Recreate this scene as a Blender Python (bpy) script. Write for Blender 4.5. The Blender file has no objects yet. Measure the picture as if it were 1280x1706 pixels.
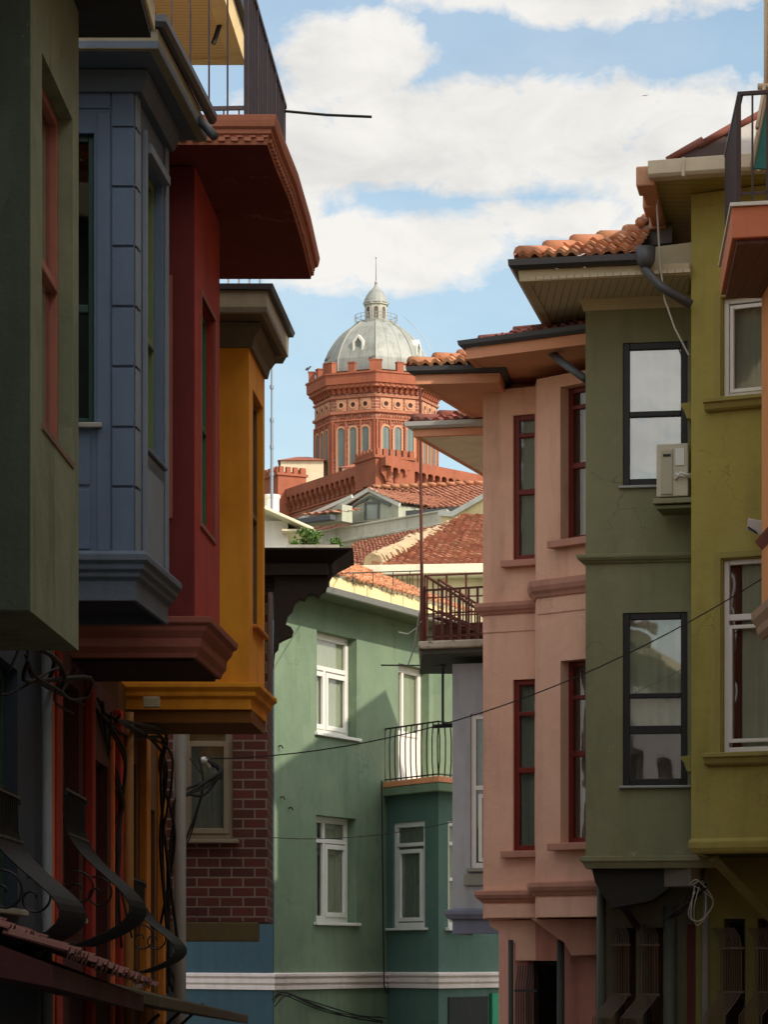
import bpy, bmesh, math, random
from mathutils import Vector, Matrix
random.seed(7)
FPX=4800.0; U0=640.0; VH=1600.0; CAMZ=1.6

sc=bpy.context.scene
col=sc.collection
# ---------------------------------------------------------------- helpers
def lin(c):
    out=[]
    for x in c[:3]:
        x=x/255.0
        out.append(x/12.92 if x<=0.04045 else ((x+0.055)/1.055)**2.4)
    return (out[0],out[1],out[2],1.0)
def XU(u,Y): return (u-U0)/FPX*Y
def P(u,Y): return (XU(u,Y),Y)
def ZV(v,Y): return CAMZ+(VH-v)/FPX*Y

class Frame:
    """vertical plane through two plan points, s to the right seen from outside, n outward"""
    def __init__(s,p0,p1):
        s.o=Vector((p0[0],p0[1])); d=Vector((p1[0]-p0[0],p1[1]-p0[1])); s.L=d.length
        s.d=d.normalized(); s.n=Vector((s.d.y,-s.d.x))
    def pt(s,a,n,z):
        q=s.o+s.d*a+s.n*n
        return (q.x,q.y,z)
    def su(s,u,n=0):          # distance along the wall at which the sight line u meets it
        t=(u-U0)/FPX
        o=s.o+s.n*n
        # (o.x+a*dx) = t*(o.y+a*dy)
        return (t*o.y-o.x)/(s.d.x-t*s.d.y)
    def Y(s,a,n=0): return (s.o+s.d*a+s.n*n).y
    def at(s,u,v,n=0):
        a=s.su(u,n); return a, ZV(v,s.Y(a,n))
    def rect(s,u0,u1,vt,vb,n=0):
        a0=s.su(u0,n); a1=s.su(u1,n); ym=s.Y((a0+a1)/2,n)
        return (a0,a1,ZV(vb,ym),ZV(vt,ym))
WF=Frame((0,0),(1,0))      # world: s=x, n=-y
def wbox(mb,x0,x1,y0,y1,z0,z1): mb.box(WF,x0,x1,-y1,-y0,z0,z1)

def rootof(o):
    while o.parent: o=o.parent
    return o
class MB:
    def __init__(s): s.v=[];s.f=[];s.uv={}
    def add(s,pts,faces,uvs=None):
        b=len(s.v); s.v+= [tuple(p) for p in pts]
        for i,f in enumerate(faces):
            s.f.append([b+k for k in f])
            if uvs: s.uv[len(s.f)-1]=uvs[i]
    def box(s,fr,s0,s1,n0,n1,z0,z1):
        p=[fr.pt(a,n,z) for z in(z0,z1) for n in (n1,n0) for a in (s0,s1)]
        # order: 0 front-left-bot,1 front-right-bot,2 back-left-bot,3 back-right-bot, 4.. top
        fs=[(0,1,5,4),(1,3,7,5),(3,2,6,7),(2,0,4,6),(4,5,7,6),(2,3,1,0)]
        uv=[[(s0,z0),(s1,z0),(s1,z1),(s0,z1)],[(n1,z0),(n0,z0),(n0,z1),(n1,z1)],[(s1,z0),(s0,z0),(s0,z1),(s1,z1)],
            [(n0,z0),(n1,z0),(n1,z1),(n0,z1)],[(s0,n1),(s1,n1),(s1,n0),(s0,n0)],[(s0,n0),(s1,n0),(s1,n1),(s0,n1)]]
        s.add(p,fs,uv); return s
    def prism(s,plan,z0,z1):
        n=len(plan); p=[(x,y,z0) for x,y in plan]+[(x,y,z1) for x,y in plan]
        fs=[tuple(range(n-1,-1,-1)),tuple(range(n,2*n))]
        uv=[[(plan[i][0],plan[i][1]) for i in range(n-1,-1,-1)],[(q[0],q[1]) for q in plan]]
        a=0
        for i in range(n):
            j=(i+1)%n; L=math.dist(plan[i],plan[j]); fs.append((i,j,n+j,n+i)); uv.append([(a,z0),(a+L,z0),(a+L,z1),(a,z1)]); a+=L
        s.add(p,fs,uv); return s
    def plate(s,fr,pts,n0,n1):      # 2D outline (s,z) ccw, extruded along the normal
        n=len(pts); p=[fr.pt(a,n1,z) for a,z in pts]+[fr.pt(a,n0,z) for a,z in pts]
        fs=[tuple(range(n)),tuple(range(2*n-1,n-1,-1))]+[(i,n+i,n+(i+1)%n,(i+1)%n) for i in range(n)]
        uv=[[q for q in pts],[pts[i-n] for i in range(2*n-1,n-1,-1)]]+[[pts[i],pts[i],pts[(i+1)%n],pts[(i+1)%n]] for i in range(n)]
        s.add(p,fs,uv); return s
    def ring(s,fr,out,inn,n0,n1):
        n=len(out)
        p=[fr.pt(a,n1,z) for a,z in out]+[fr.pt(a,n1,z) for a,z in inn]+[fr.pt(a,n0,z) for a,z in out]+[fr.pt(a,n0,z) for a,z in inn]
        fs=[]
        for i in range(n):
            j=(i+1)%n
            fs+=[(i,j,n+j,n+i),(2*n+i,2*n+j,j,i),(n+i,n+j,3*n+j,3*n+i)]
        s.add(p,fs); return s
    def side(s,fr,pts,s0,s1):       # outline in (n,z), extruded along s
        n=len(pts); p=[fr.pt(s0,a,z) for a,z in pts]+[fr.pt(s1,a,z) for a,z in pts]
        fs=[tuple(range(n)),tuple(range(2*n-1,n-1,-1))]+[(i,n+i,n+(i+1)%n,(i+1)%n) for i in range(n)]
        s.add(p,fs); return s
    def sweep(s,path,prof,closed=False):   # path of plan points, outward = right-hand side; prof = closed (n,z) outline
        m=len(path); rings=[]
        for i in range(m):
            a=Vector(path[i])
            dp=(a-Vector(path[i-1])).normalized() if (i>0 or closed) else None
            dn=(Vector(path[(i+1)%m])-a).normalized() if (i<m-1 or closed) else None
            if dp is None: dp=dn
            if dn is None: dn=dp
            n1=Vector((dp.y,-dp.x)); n2=Vector((dn.y,-dn.x)); h=(n1+n2).normalized(); k=1/max(.35,h.dot(n1))
            rings.append([(a.x+h.x*q*k,a.y+h.y*q*k,z) for q,z in prof])
        b=len(prof); pts=[p for r in rings for p in r]; fs=[]
        for i in range(m if closed else m-1):
            j=(i+1)%m
            for k in range(b):
                l=(k+1)%b; fs.append((i*b+k,j*b+k,j*b+l,i*b+l))
        if not closed: fs+=[tuple(range(b)),tuple((m-1)*b+k for k in range(b-1,-1,-1))]
        s.add(pts,fs); return s
    def tube(s,pts,r,seg=6,r2=None):
        pts=[Vector(p) for p in pts]; m=len(pts); allp=[]
        up=None
        for i,p in enumerate(pts):
            d=(pts[min(i+1,m-1)]-pts[max(i-1,0)]).normalized()
            if up is None:
                up=Vector((0,0,1)) if abs(d.z)<.9 else Vector((1,0,0))
            x=d.cross(up).normalized(); y=x.cross(d).normalized(); up=y
            rr=r if r2 is None else r+(r2-r)*i/(m-1)
            for k in range(seg):
                t=2*math.pi*k/seg; allp.append(tuple(p+x*math.cos(t)*rr+y*math.sin(t)*rr))
        fs=[(i*seg+k,i*seg+(k+1)%seg,(i+1)*seg+(k+1)%seg,(i+1)*seg+k) for i in range(m-1) for k in range(seg)]
        fs+=[tuple(range(seg-1,-1,-1)),tuple((m-1)*seg+k for k in range(seg))]
        s.add(allp,fs); return s
    def lathe(s,cx,cy,prof,seg=24,rot=0):
        pts=[];n=len(prof)
        for k in range(seg):
            t=rot+2*math.pi*k/seg
            for r,z in prof: pts.append((cx+r*math.cos(t),cy+r*math.sin(t),z))
        fs=[(k*n+i,((k+1)%seg)*n+i,((k+1)%seg)*n+i+1,k*n+i+1) for k in range(seg) for i in range(n-1)]
        fs+=[tuple(k*n for k in range(seg-1,-1,-1)),tuple(k*n+n-1 for k in range(seg))]
        s.add(pts,fs); return s
    def build(s,name,mat,parent=None,bevel=0,smooth=False,fix=True,angle=40):
        me=bpy.data.meshes.new(name); off=rootof(parent).location if parent else Vector((0,0,0))
        me.from_pydata([(v[0]-off[0],v[1]-off[1],v[2]-off[2]) for v in s.v],[],s.f)
        if s.uv:
            ul=me.uv_layers.new(name='UVMap')
            for pi,pl in enumerate(me.polygons):
                if pi in s.uv:
                    for li,uv in zip(pl.loop_indices,s.uv[pi]): ul.data[li].uv=uv
        if fix:
            bm=bmesh.new(); bm.from_mesh(me); bmesh.ops.recalc_face_normals(bm,faces=bm.faces); bm.to_mesh(me); bm.free()
        o=bpy.data.objects.new(name,me); col.objects.link(o)
        if mat: me.materials.append(mat)
        if parent: o.parent=parent
        if smooth:
            for p in me.polygons: p.use_smooth=True
        if bevel:
            m=o.modifiers.new('bevel','BEVEL'); m.width=bevel; m.segments=2; m.limit_method='ANGLE'; m.angle_limit=math.radians(angle)
        return o
def thing(name,label,cat,loc,group=None):
    o=bpy.data.objects.new(name,None); col.objects.link(o); o.location=loc; o.empty_display_size=.2
    o['label']=label; o['category']=cat
    if group: o['group']=group
    return o
def tag(o,label,cat,group=None):
    o['label']=label; o['category']=cat
    if group: o['group']=group
    return o
def struct(o): o['kind']='structure'; return o

# closed plan polygon (ccw) -> hollow walls with openings, floor and ceiling
def shell(mb,plan,z0,z1,holes={},t=.22,rough=0):
    n=len(plan); ins=[]
    for i in range(n):
        a=Vector(plan[i]); d1=(a-Vector(plan[i-1])).normalized(); d2=(Vector(plan[(i+1)%n])-a).normalized()
        n1=Vector((d1.y,-d1.x)); n2=Vector((d2.y,-d2.x)); h=(n1+n2).normalized(); k=t/max(.3,h.dot(n1)); ins.append(a-h*k)
    acc=0
    for i in range(n):
        j=(i+1)%n; fr=Frame(plan[i],plan[j]); hs=[h for h in holes.get(i,[])]
        sg=sorted({0.0,fr.L,*[min(max(x,0.0),fr.L) for h in hs for x in h[:2]]}); zg=sorted({z0,z1,*[x for h in hs for x in h[2:4]]})
        if rough:
            def refine(g,stp):
                out=[g[0]]
                for x in g[1:]:
                    k=max(1,int((x-out[-1])/stp)); a0=out[-1]
                    out+= [a0+(x-a0)*q/k for q in range(1,k+1)]
                return out
        fi=lambda p:(p-fr.o)
        b0=(ins[i]-fr.o).dot(fr.d); b1=(ins[j]-fr.o).dot(fr.d)
        def back(sv):
            return b0 if sv<=1e-6 else (b1 if sv>=fr.L-1e-6 else sv)
        ns,nz=len(sg),len(zg)
        F=lambda a,b:fr.pt(sg[a],0,zg[b]); B=lambda a,b:fr.pt(back(sg[a]),-t,zg[b])
        def empty(a,b):
            if a<0 or b<0 or a>=ns-1 or b>=nz-1: return None
            cs=(sg[a]+sg[a+1])/2; cz=(zg[b]+zg[b+1])/2
            return any(h[0]<cs<h[1] and h[2]<cz<h[3] for h in hs)
        for a in range(ns-1):
            for b in range(nz-1):
                if empty(a,b): continue
                q=[(a,b),(a+1,b),(a+1,b+1),(a,b+1)]
                uv=[(acc+sg[x],zg[y]) for x,y in q]
                mb.add([F(*x) for x in q],[(0,1,2,3)],[uv])
                mb.add([B(*x) for x in q],[(3,2,1,0)],[uv[::-1]])
                for da,db,e in((1,0,(q[1],q[2])),(-1,0,(q[3],q[0])),(0,1,(q[2],q[3])),(0,-1,(q[0],q[1]))):
                    if empty(a+da,b+db):
                        uu=[(acc+sg[e[0][0]],zg[e[0][1]]),(acc+sg[e[0][0]]+t,zg[e[0][1]]),(acc+sg[e[1][0]]+t,zg[e[1][1]]),(acc+sg[e[1][0]],zg[e[1][1]])]
                        mb.add([F(*e[0]),B(*e[0]),B(*e[1]),F(*e[1])],[(0,1,2,3)],[uu])
        acc+=fr.L
    for z,rev in((z0,True),(z1,False)):
        pl=plan[::-1] if rev else plan
        mb.add([(x,y,z) for x,y in pl],[tuple(range(n))],[[(x,y) for x,y in pl]])
    return mb

# tiled roof face: p[0]->p[1] is the eave (left to right seen from outside), rest the upper corners
def tiles(mb,p,pitch=.21,course=.34,amp=.035,lift=.02,seed=0,fine=6):
    p=[Vector(q) for q in p]; rnd=random.Random(seed)
    S=(p[1]-p[0]).normalized(); N=(p[1]-p[0]).cross(p[2]-p[0]).normalized(); T=N.cross(S)
    q=[((x-p[0]).dot(S),(x-p[0]).dot(T)) for x in p]
    s0=min(a for a,b in q); s1=max(a for a,b in q); t1=max(b for a,b in q)
    bm=bmesh.new(); uvl=bm.loops.layers.uv.new('UVMap')
    i0=math.floor(s0/pitch); i1=math.ceil(s1/pitch); nc=math.ceil(t1/course)
    jit={}
    def off(i,c):
        if (i,c) not in jit: jit[(i,c)]=(rnd.uniform(-.012,.012),rnd.uniform(-.025,.025),rnd.uniform(0,.02))
        return jit[(i,c)]
    for c in range(nc):
        for i in range(i0,i1):
            jx,jt,jz=off(i,c)
            rows=[]
            for tt,hh in((c*course-.03+jt,lift+jz),((c+1)*course,-.002)):
                row=[]
                for k in range(fine+1):
                    x=k/fine; h=amp*(math.sin(math.pi*min(1,x/.62)) if x<.62 else -.35*math.sin(math.pi*(x-.62)/.38))
                    row.append(bm.verts.new(p[0]+S*((i+x)*pitch+jx)+T*tt+N*(h+hh+.03)))
                rows.append(row)
            low=[bm.verts.new(v.co-N*(lift+.014)+T*.004) for v in rows[0]]
            for a,b,vv in((low,rows[0],-.05),(rows[0],rows[1],0)):
                for k in range(fine):
                    f=bm.faces.new((a[k],a[k+1],b[k+1],b[k])); f.smooth=True
                    for l,(ux,uy) in zip(f.loops,((k/fine,0),((k+1)/fine,0),((k+1)/fine,.9),(k/fine,.9))): l[uvl].uv=(i+.02+ux*.96,c+.05+uy)
    m=len(p); cen=sum((x for x in p),Vector())/m
    for i in range(m):
        a,b=p[i],p[(i+1)%m]
        if (b-a).length<1e-4: continue
        if i==0: a=a-T*.06; b=b-T*.06
        nrm=(b-a).cross(N).normalized()
        if (cen-a).dot(nrm)>0: nrm=-nrm
        g=bm.verts[:]+bm.edges[:]+bm.faces[:]
        bmesh.ops.bisect_plane(bm,geom=g,plane_co=a,plane_no=nrm,clear_outer=True)
    bm.verts.ensure_lookup_table(); bm.verts.index_update()
    base=len(mb.v); mb.v+=[tuple(v.co) for v in bm.verts]
    for f in bm.faces:
        mb.f.append([base+v.index for v in f.verts]); mb.uv[len(mb.f)-1]=[tuple(l[uvl].uv) for l in f.loops]
    bm.free(); return mb
def hump(mb,a,b,r=.1,step=.38,seed=0,lift=.02):   # ridge of half-round cap tiles
    a=Vector(a);b=Vector(b); L=(b-a).length; n=max(1,int(L/step)); d=(b-a)/n; rnd=random.Random(seed)
    for i in range(n):
        q0=a+d*i-d*.08; q1=a+d*(i+1)
        z=rnd.uniform(-.01,.015)
        mb.tube([q0+Vector((0,0,lift+.02+z)),q1+Vector((0,0,lift-.02+z))],r*1.12,9,r*.9)
    return mb

# ---------------------------------------------------------------- materials
MATS={}
class NB:
    def __init__(s,m):
        m.use_nodes=True; s.t=m.node_tree; s.t.nodes.clear(); s.m=m
    def n(s,typ,**kw):
        nd=s.t.nodes.new(typ)
        for k,v in kw.items():
            if k.startswith('i_'):
                nd.inputs[k[2:].replace('_',' ')].default_value=v
            else: setattr(nd,k,v)
        return nd
    def l(s,a,b): s.t.links.new(a,b)
    def math(s,op,a,b=None,c=None,clamp=False):
        nd=s.t.nodes.new('ShaderNodeMath'); nd.operation=op; nd.use_clamp=clamp
        for i,x in enumerate((a,b,c)):
            if x is None: continue
            if isinstance(x,(int,float)): nd.inputs[i].default_value=x
            else: s.l(x,nd.inputs[i])
        return nd.outputs[0]
    def ramp(s,fac,stops):
        nd=s.t.nodes.new('ShaderNodeValToRGB'); el=nd.color_ramp.elements
        while len(el)<len(stops): el.new(.5)
        for e,(p,c) in zip(el,stops): e.position=p; e.color=c
        s.l(fac,nd.inputs[0]); return nd.outputs[0]
    def mix(s,fac,a,b,mode='MIX'):
        nd=s.t.nodes.new('ShaderNodeMix'); nd.data_type='RGBA'; nd.blend_type=mode
        for k,x in((0,fac),(6,a),(7,b)):
            if isinstance(x,(int,float)): nd.inputs[k].default_value=x
            elif isinstance(x,tuple): nd.inputs[k].default_value=x
            else: s.l(x,nd.inputs[k])
        return nd.outputs[2]
    def noise(s,vec,scale,detail=4,rough=.55,dist=0):
        nd=s.n('ShaderNodeTexNoise'); nd.inputs['Scale'].default_value=scale; nd.inputs['Detail'].default_value=detail
        nd.inputs['Roughness'].default_value=rough; nd.inputs['Distortion'].default_value=dist
        if vec is not None: s.l(vec,nd.inputs['Vector'])
        return nd.outputs['Fac']
    def mapping(s,vec,scale,loc=(0,0,0)):
        nd=s.n('ShaderNodeMapping'); nd.inputs['Scale'].default_value=scale; nd.inputs['Location'].default_value=loc; s.l(vec,nd.inputs[0]); return nd.outputs[0]
    def out(s,bsdf):
        o=s.n('ShaderNodeOutputMaterial'); s.l(bsdf,o.inputs[0]); return s.m
def mul(c,k): return (min(1,c[0]*k),min(1,c[1]*k),min(1,c[2]*k),1)
def paint(name,rgb,rough=.8,dirt=.35,scale=1.0,bump=.25,streak=.3,metal=0,spec=.3,dark=None,wear=0,chips=0,chipcol=(150,140,128)):
    if name in MATS: return MATS[name]
    m=bpy.data.materials.new(name); b=NB(m); c=lin(rgb)
    tc=b.n('ShaderNodeTexCoord').outputs['Object']
    big=b.noise(tc,.9*scale,5,.6,.4); mid=b.noise(tc,6*scale,6,.65)
    st=b.noise(b.mapping(tc,(2.4*scale,2.4*scale,.35*scale)),1.6,5,.6)
    dk=lin(dark) if dark else mul(c,.5)
    f1=b.ramp(big,[(.35,(0,0,0,1)),(.75,(1,1,1,1))])
    base=b.mix(b.math('MULTIPLY',f1,dirt),c,dk)
    f2=b.ramp(st,[(.5,(0,0,0,1)),(.72,(1,1,1,1))])
    base=b.mix(b.math('MULTIPLY',f2,streak),base,mul(dk,.85))
    base=b.mix(b.math('MULTIPLY',b.ramp(mid,[(.4,(0,0,0,1)),(.7,(1,1,1,1))]),.16),base,mul(c,1.3))
    if wear:
        wv=b.n('ShaderNodeTexNoise'); wv.inputs['Scale'].default_value=2.2; wv.inputs['Detail'].default_value=5; b.l(tc,wv.inputs['Vector'])
        va=b.n('ShaderNodeVectorMath',operation='MULTIPLY_ADD'); b.l(wv.outputs['Color'],va.inputs[0]); va.inputs[1].default_value=(.7,.7,.7); b.l(tc,va.inputs[2])
        vo=b.n('ShaderNodeTexVoronoi',feature='DISTANCE_TO_EDGE'); vo.inputs['Scale'].default_value=.75; b.l(va.outputs[0],vo.inputs['Vector'])
        line=b.math('LESS_THAN',vo.outputs['Distance'],.0032); msk=b.ramp(b.noise(tc,.8,3,.5),[(.52,(0,0,0,1)),(.58,(1,1,1,1))])
        base=b.mix(b.math('MULTIPLY',b.math('MULTIPLY',line,msk),.55*wear),base,mul(c,.35))
        pt=b.noise(b.mapping(tc,(1,1,1),(7,3,5)),1.1,3,.5,.8); base=b.mix(b.math('MULTIPLY',b.ramp(pt,[(.565,(0,0,0,1)),(.585,(1,1,1,1))]),.30*wear),base,mul((c[0]*.8+.05,c[1]*.8+.05,c[2]*.8+.045,1),1.15))
        sc_=b.noise(tc,7,7,.75,1.5); base=b.mix(b.math('MULTIPLY',b.ramp(sc_,[(.67,(0,0,0,1)),(.69,(1,1,1,1))]),.6*wear),base,lin((150,142,126)))
    if chips:
        ch=b.noise(tc,3.1*scale,8,.7,1.2); base=b.mix(b.ramp(ch,[(.66-.04*chips,(0,0,0,1)),(.68-.04*chips,(1,1,1,1))]),base,lin(chipcol))
    p=b.n('ShaderNodeBsdfPrincipled'); b.l(base,p.inputs['Base Color']); p.inputs['Roughness'].default_value=rough; p.inputs['Metallic'].default_value=metal
    p.inputs['Specular IOR Level'].default_value=spec
    if bump:
        fine=b.noise(tc,38*scale,5,.7); h=b.math('ADD',b.math('ADD',b.math('MULTIPLY',fine,.35),b.math('MULTIPLY',mid,1.0)),b.math('MULTIPLY',big,2.5))
        bp=b.n('ShaderNodeBump'); bp.inputs['Strength'].default_value=bump; bp.inputs['Distance'].default_value=.03; b.l(h,bp.inputs['Height']); b.l(bp.outputs[0],p.inputs['Normal'])
    MATS[name]=b.out(p.outputs[0]); return m
def metal(name,rgb,rough=.5,rust=0,rustcol=(95,48,30)):
    if name in MATS: return MATS[name]
    m=bpy.data.materials.new(name); b=NB(m); c=lin(rgb)
    tc=b.n('ShaderNodeTexCoord').outputs['Object']; f=b.noise(tc,9,6,.7,.5)
    base=b.mix(b.math('MULTIPLY',b.ramp(f,[(.4,(0,0,0,1)),(.65,(1,1,1,1))]),max(rust,.25)),c,lin(rustcol) if rust else mul(c,.6))
    p=b.n('ShaderNodeBsdfPrincipled'); b.l(base,p.inputs['Base Color']); p.inputs['Roughness'].default_value=rough; p.inputs['Metallic'].default_value=.2
    bp=b.n('ShaderNodeBump'); bp.inputs['Strength'].default_value=.2; bp.inputs['Distance'].default_value=.01; b.l(f,bp.inputs['Height']); b.l(bp.outputs[0],p.inputs['Normal'])
    MATS[name]=b.out(p.outputs[0]); return m
def tilemat(name,cols,moss=.25,mosscol=(120,112,78)):
    m=bpy.data.materials.new(name); b=NB(m)
    uv=b.n('ShaderNodeTexCoord').outputs['UV']; tc=b.n('ShaderNodeTexCoord').outputs['Object']
    fl=b.n('ShaderNodeVectorMath',operation='FLOOR'); b.l(uv,fl.inputs[0])
    wn=b.n('ShaderNodeTexWhiteNoise',noise_dimensions='2D'); b.l(fl.outputs[0],wn.inputs['Vector'])
    base=b.ramp(wn.outputs['Value'],[(i/(len(cols)-1),lin(c)) for i,c in enumerate(cols)])
    g=b.noise(tc,1.3,6,.7,.6); base=b.mix(b.math('MULTIPLY',b.ramp(g,[(.45,(0,0,0,1)),(.7,(1,1,1,1))]),moss),base,lin(mosscol))
    g2=b.noise(tc,14,5,.7); base=b.mix(b.math('MULTIPLY',b.ramp(g2,[(.5,(0,0,0,1)),(.75,(1,1,1,1))]),.3),base,lin((70,50,42)))
    p=b.n('ShaderNodeBsdfPrincipled'); b.l(base,p.inputs['Base Color']); p.inputs['Roughness'].default_value=.85
    bp=b.n('ShaderNodeBump'); bp.inputs['Strength'].default_value=.4; bp.inputs['Distance'].default_value=.01; b.l(g2,bp.inputs['Height']); b.l(bp.outputs[0],p.inputs['Normal'])
    MATS[name]=b.out(p.outputs[0]); return m
def brickmat(name,c1,c2,mortar,bw=.24,bh=.075,ms=.012,dirt=.4,coord='UV'):
    m=bpy.data.materials.new(name); b=NB(m)
    T=b.n('ShaderNodeTexCoord'); uv=T.outputs[coord]; tc=T.outputs['Object']
    br=b.n('ShaderNodeTexBrick'); b.l(uv,br.inputs['Vector']); br.inputs['Scale'].default_value=1
    br.inputs['Color1'].default_value=lin(c1); br.inputs['Color2'].default_value=lin(c2); br.inputs['Mortar'].default_value=lin(mortar)
    br.inputs['Brick Width'].default_value=bw; br.inputs['Row Height'].default_value=bh; br.inputs['Mortar Size'].default_value=ms; br.inputs['Mortar Smooth'].default_value=.2; br.inputs['Bias'].default_value=-.1
    g=b.noise(tc,1.5,6,.7,.5); base=b.mix(b.math('MULTIPLY',b.ramp(g,[(.4,(0,0,0,1)),(.7,(1,1,1,1))]),dirt),br.outputs['Color'],mul(lin(c1),.4))
    g2=b.noise(tc,20,5,.7)
    p=b.n('ShaderNodeBsdfPrincipled'); b.l(base,p.inputs['Base Color']); p.inputs['Roughness'].default_value=.85
    h=b.math('ADD',b.math('MULTIPLY',br.outputs['Fac'],-1.0),b.math('MULTIPLY',g2,.4))
    bp=b.n('ShaderNodeBump'); bp.inputs['Strength'].default_value=.6; bp.inputs['Distance'].default_value=.012; b.l(h,bp.inputs['Height']); b.l(bp.outputs[0],p.inputs['Normal'])
    MATS[name]=b.out(p.outputs[0]); return m
def glassmat(name,refl=.3,tint=(232,238,236),wave=.15):
    m=bpy.data.materials.new(name); b=NB(m)
    tc=b.n('ShaderNodeTexCoord').outputs['Object']; f=b.noise(tc,2.2,2,.4)
    bp=b.n('ShaderNodeBump'); bp.inputs['Strength'].default_value=wave; bp.inputs['Distance'].default_value=.02; b.l(f,bp.inputs['Height'])
    g=b.n('ShaderNodeBsdfGlossy'); g.inputs['Roughness'].default_value=.02; b.l(bp.outputs[0],g.inputs['Normal']); g.inputs['Color'].default_value=(.95,.95,.95,1)
    t=b.n('ShaderNodeBsdfTransparent'); t.inputs['Color'].default_value=lin(tint)
    fr=b.n('ShaderNodeFresnel'); fr.inputs['IOR'].default_value=1.5
    geo=b.n('ShaderNodeNewGeometry'); front=b.math('SUBTRACT',1.0,geo.outputs['Backfacing'])
    fac=b.math('MULTIPLY',b.math('ADD',b.math('MULTIPLY',fr.outputs[0],1.2),refl-.05,clamp=True),front)
    mx=b.n('ShaderNodeMixShader'); b.l(fac,mx.inputs[0]); b.l(t.outputs[0],mx.inputs[1]); b.l(g.outputs[0],mx.inputs[2])
    MATS[name]=b.out(mx.outputs[0]); return m
def slatmat(name,rgb,pitch=.09,axis=1,dirt=.3):
    m=bpy.data.materials.new(name); b=NB(m); c=lin(rgb)
    tc=b.n('ShaderNodeTexCoord').outputs['Object']; sx=b.n('ShaderNodeSeparateXYZ'); b.l(tc,sx.inputs[0])
    x=b.math('FRACT',b.math('DIVIDE',sx.outputs[axis],pitch)); g=b.math('LESS_THAN',x,.12)
    n=b.noise(tc,2,5,.6); base=b.mix(b.math('MULTIPLY',n,dirt),c,mul(c,.5)); base=b.mix(b.math('MULTIPLY',g,.7),base,mul(c,.25))
    p=b.n('ShaderNodeBsdfPrincipled'); b.l(base,p.inputs['Base Color']); p.inputs['Roughness'].default_value=.6
    bp=b.n('ShaderNodeBump'); bp.inputs['Strength'].default_value=.6; bp.inputs['Distance'].default_value=.01; b.l(b.math('MULTIPLY',g,-1.0),bp.inputs['Height']); b.l(bp.outputs[0],p.inputs['Normal'])
    MATS[name]=b.out(p.outputs[0]); return m

GLASS=glassmat('window_glass',.10); GLASSB=glassmat('bright_window_glass',.26,wave=.08); GLASSD=glassmat('dim_window_glass',.05)
CURT=paint('curtain_cloth',(205,198,175),.9,.15,bump=0,streak=.25); CURTG=paint('grey_curtain',(150,148,138),.9,.15,bump=0,streak=.3)
CURTR=paint('brown_curtain',(105,60,48),.9,.2,bump=0,streak=.3)
TILE=tilemat('clay_tile',[(186,120,80),(200,138,94),(170,104,72),(206,152,112),(158,104,78),(192,124,82)],.35)
TILER=tilemat('red_clay_tile',[(160,92,72),(172,104,80),(146,82,66),(178,116,92),(164,98,74)],.15,(150,110,85))
TILED=tilemat('weathered_tile',[(120,60,46),(105,54,44),(140,72,54),(90,50,42)],.4,(88,84,70))
WHITE=paint('white_frame_paint',(222,220,214),.45,.15,bump=.05,streak=.12)
BLACKM=metal('black_iron',(28,27,27),.5); GREYM=metal('grey_gutter',(78,80,84),.5); LGREY=metal('pale_gutter',(150,152,150),.5)
RUST=metal('rusty_iron',(88,45,36),.8,.7); DARKW=paint('dark_wood',(38,28,25),.6,.3)
CREAM=paint('cream_render',(214,200,165),.8,.3,streak=.35)
CABLE=paint('cable_rubber',(30,28,27),.7,.1,bump=0,streak=0); CABLEW=paint('pale_cable',(170,165,155),.7,.1,bump=0,streak=0)
STONE=paint('grey_stone',(150,148,138),.85,.5,streak=.5,chips=.5,chipcol=(110,108,100))

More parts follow.
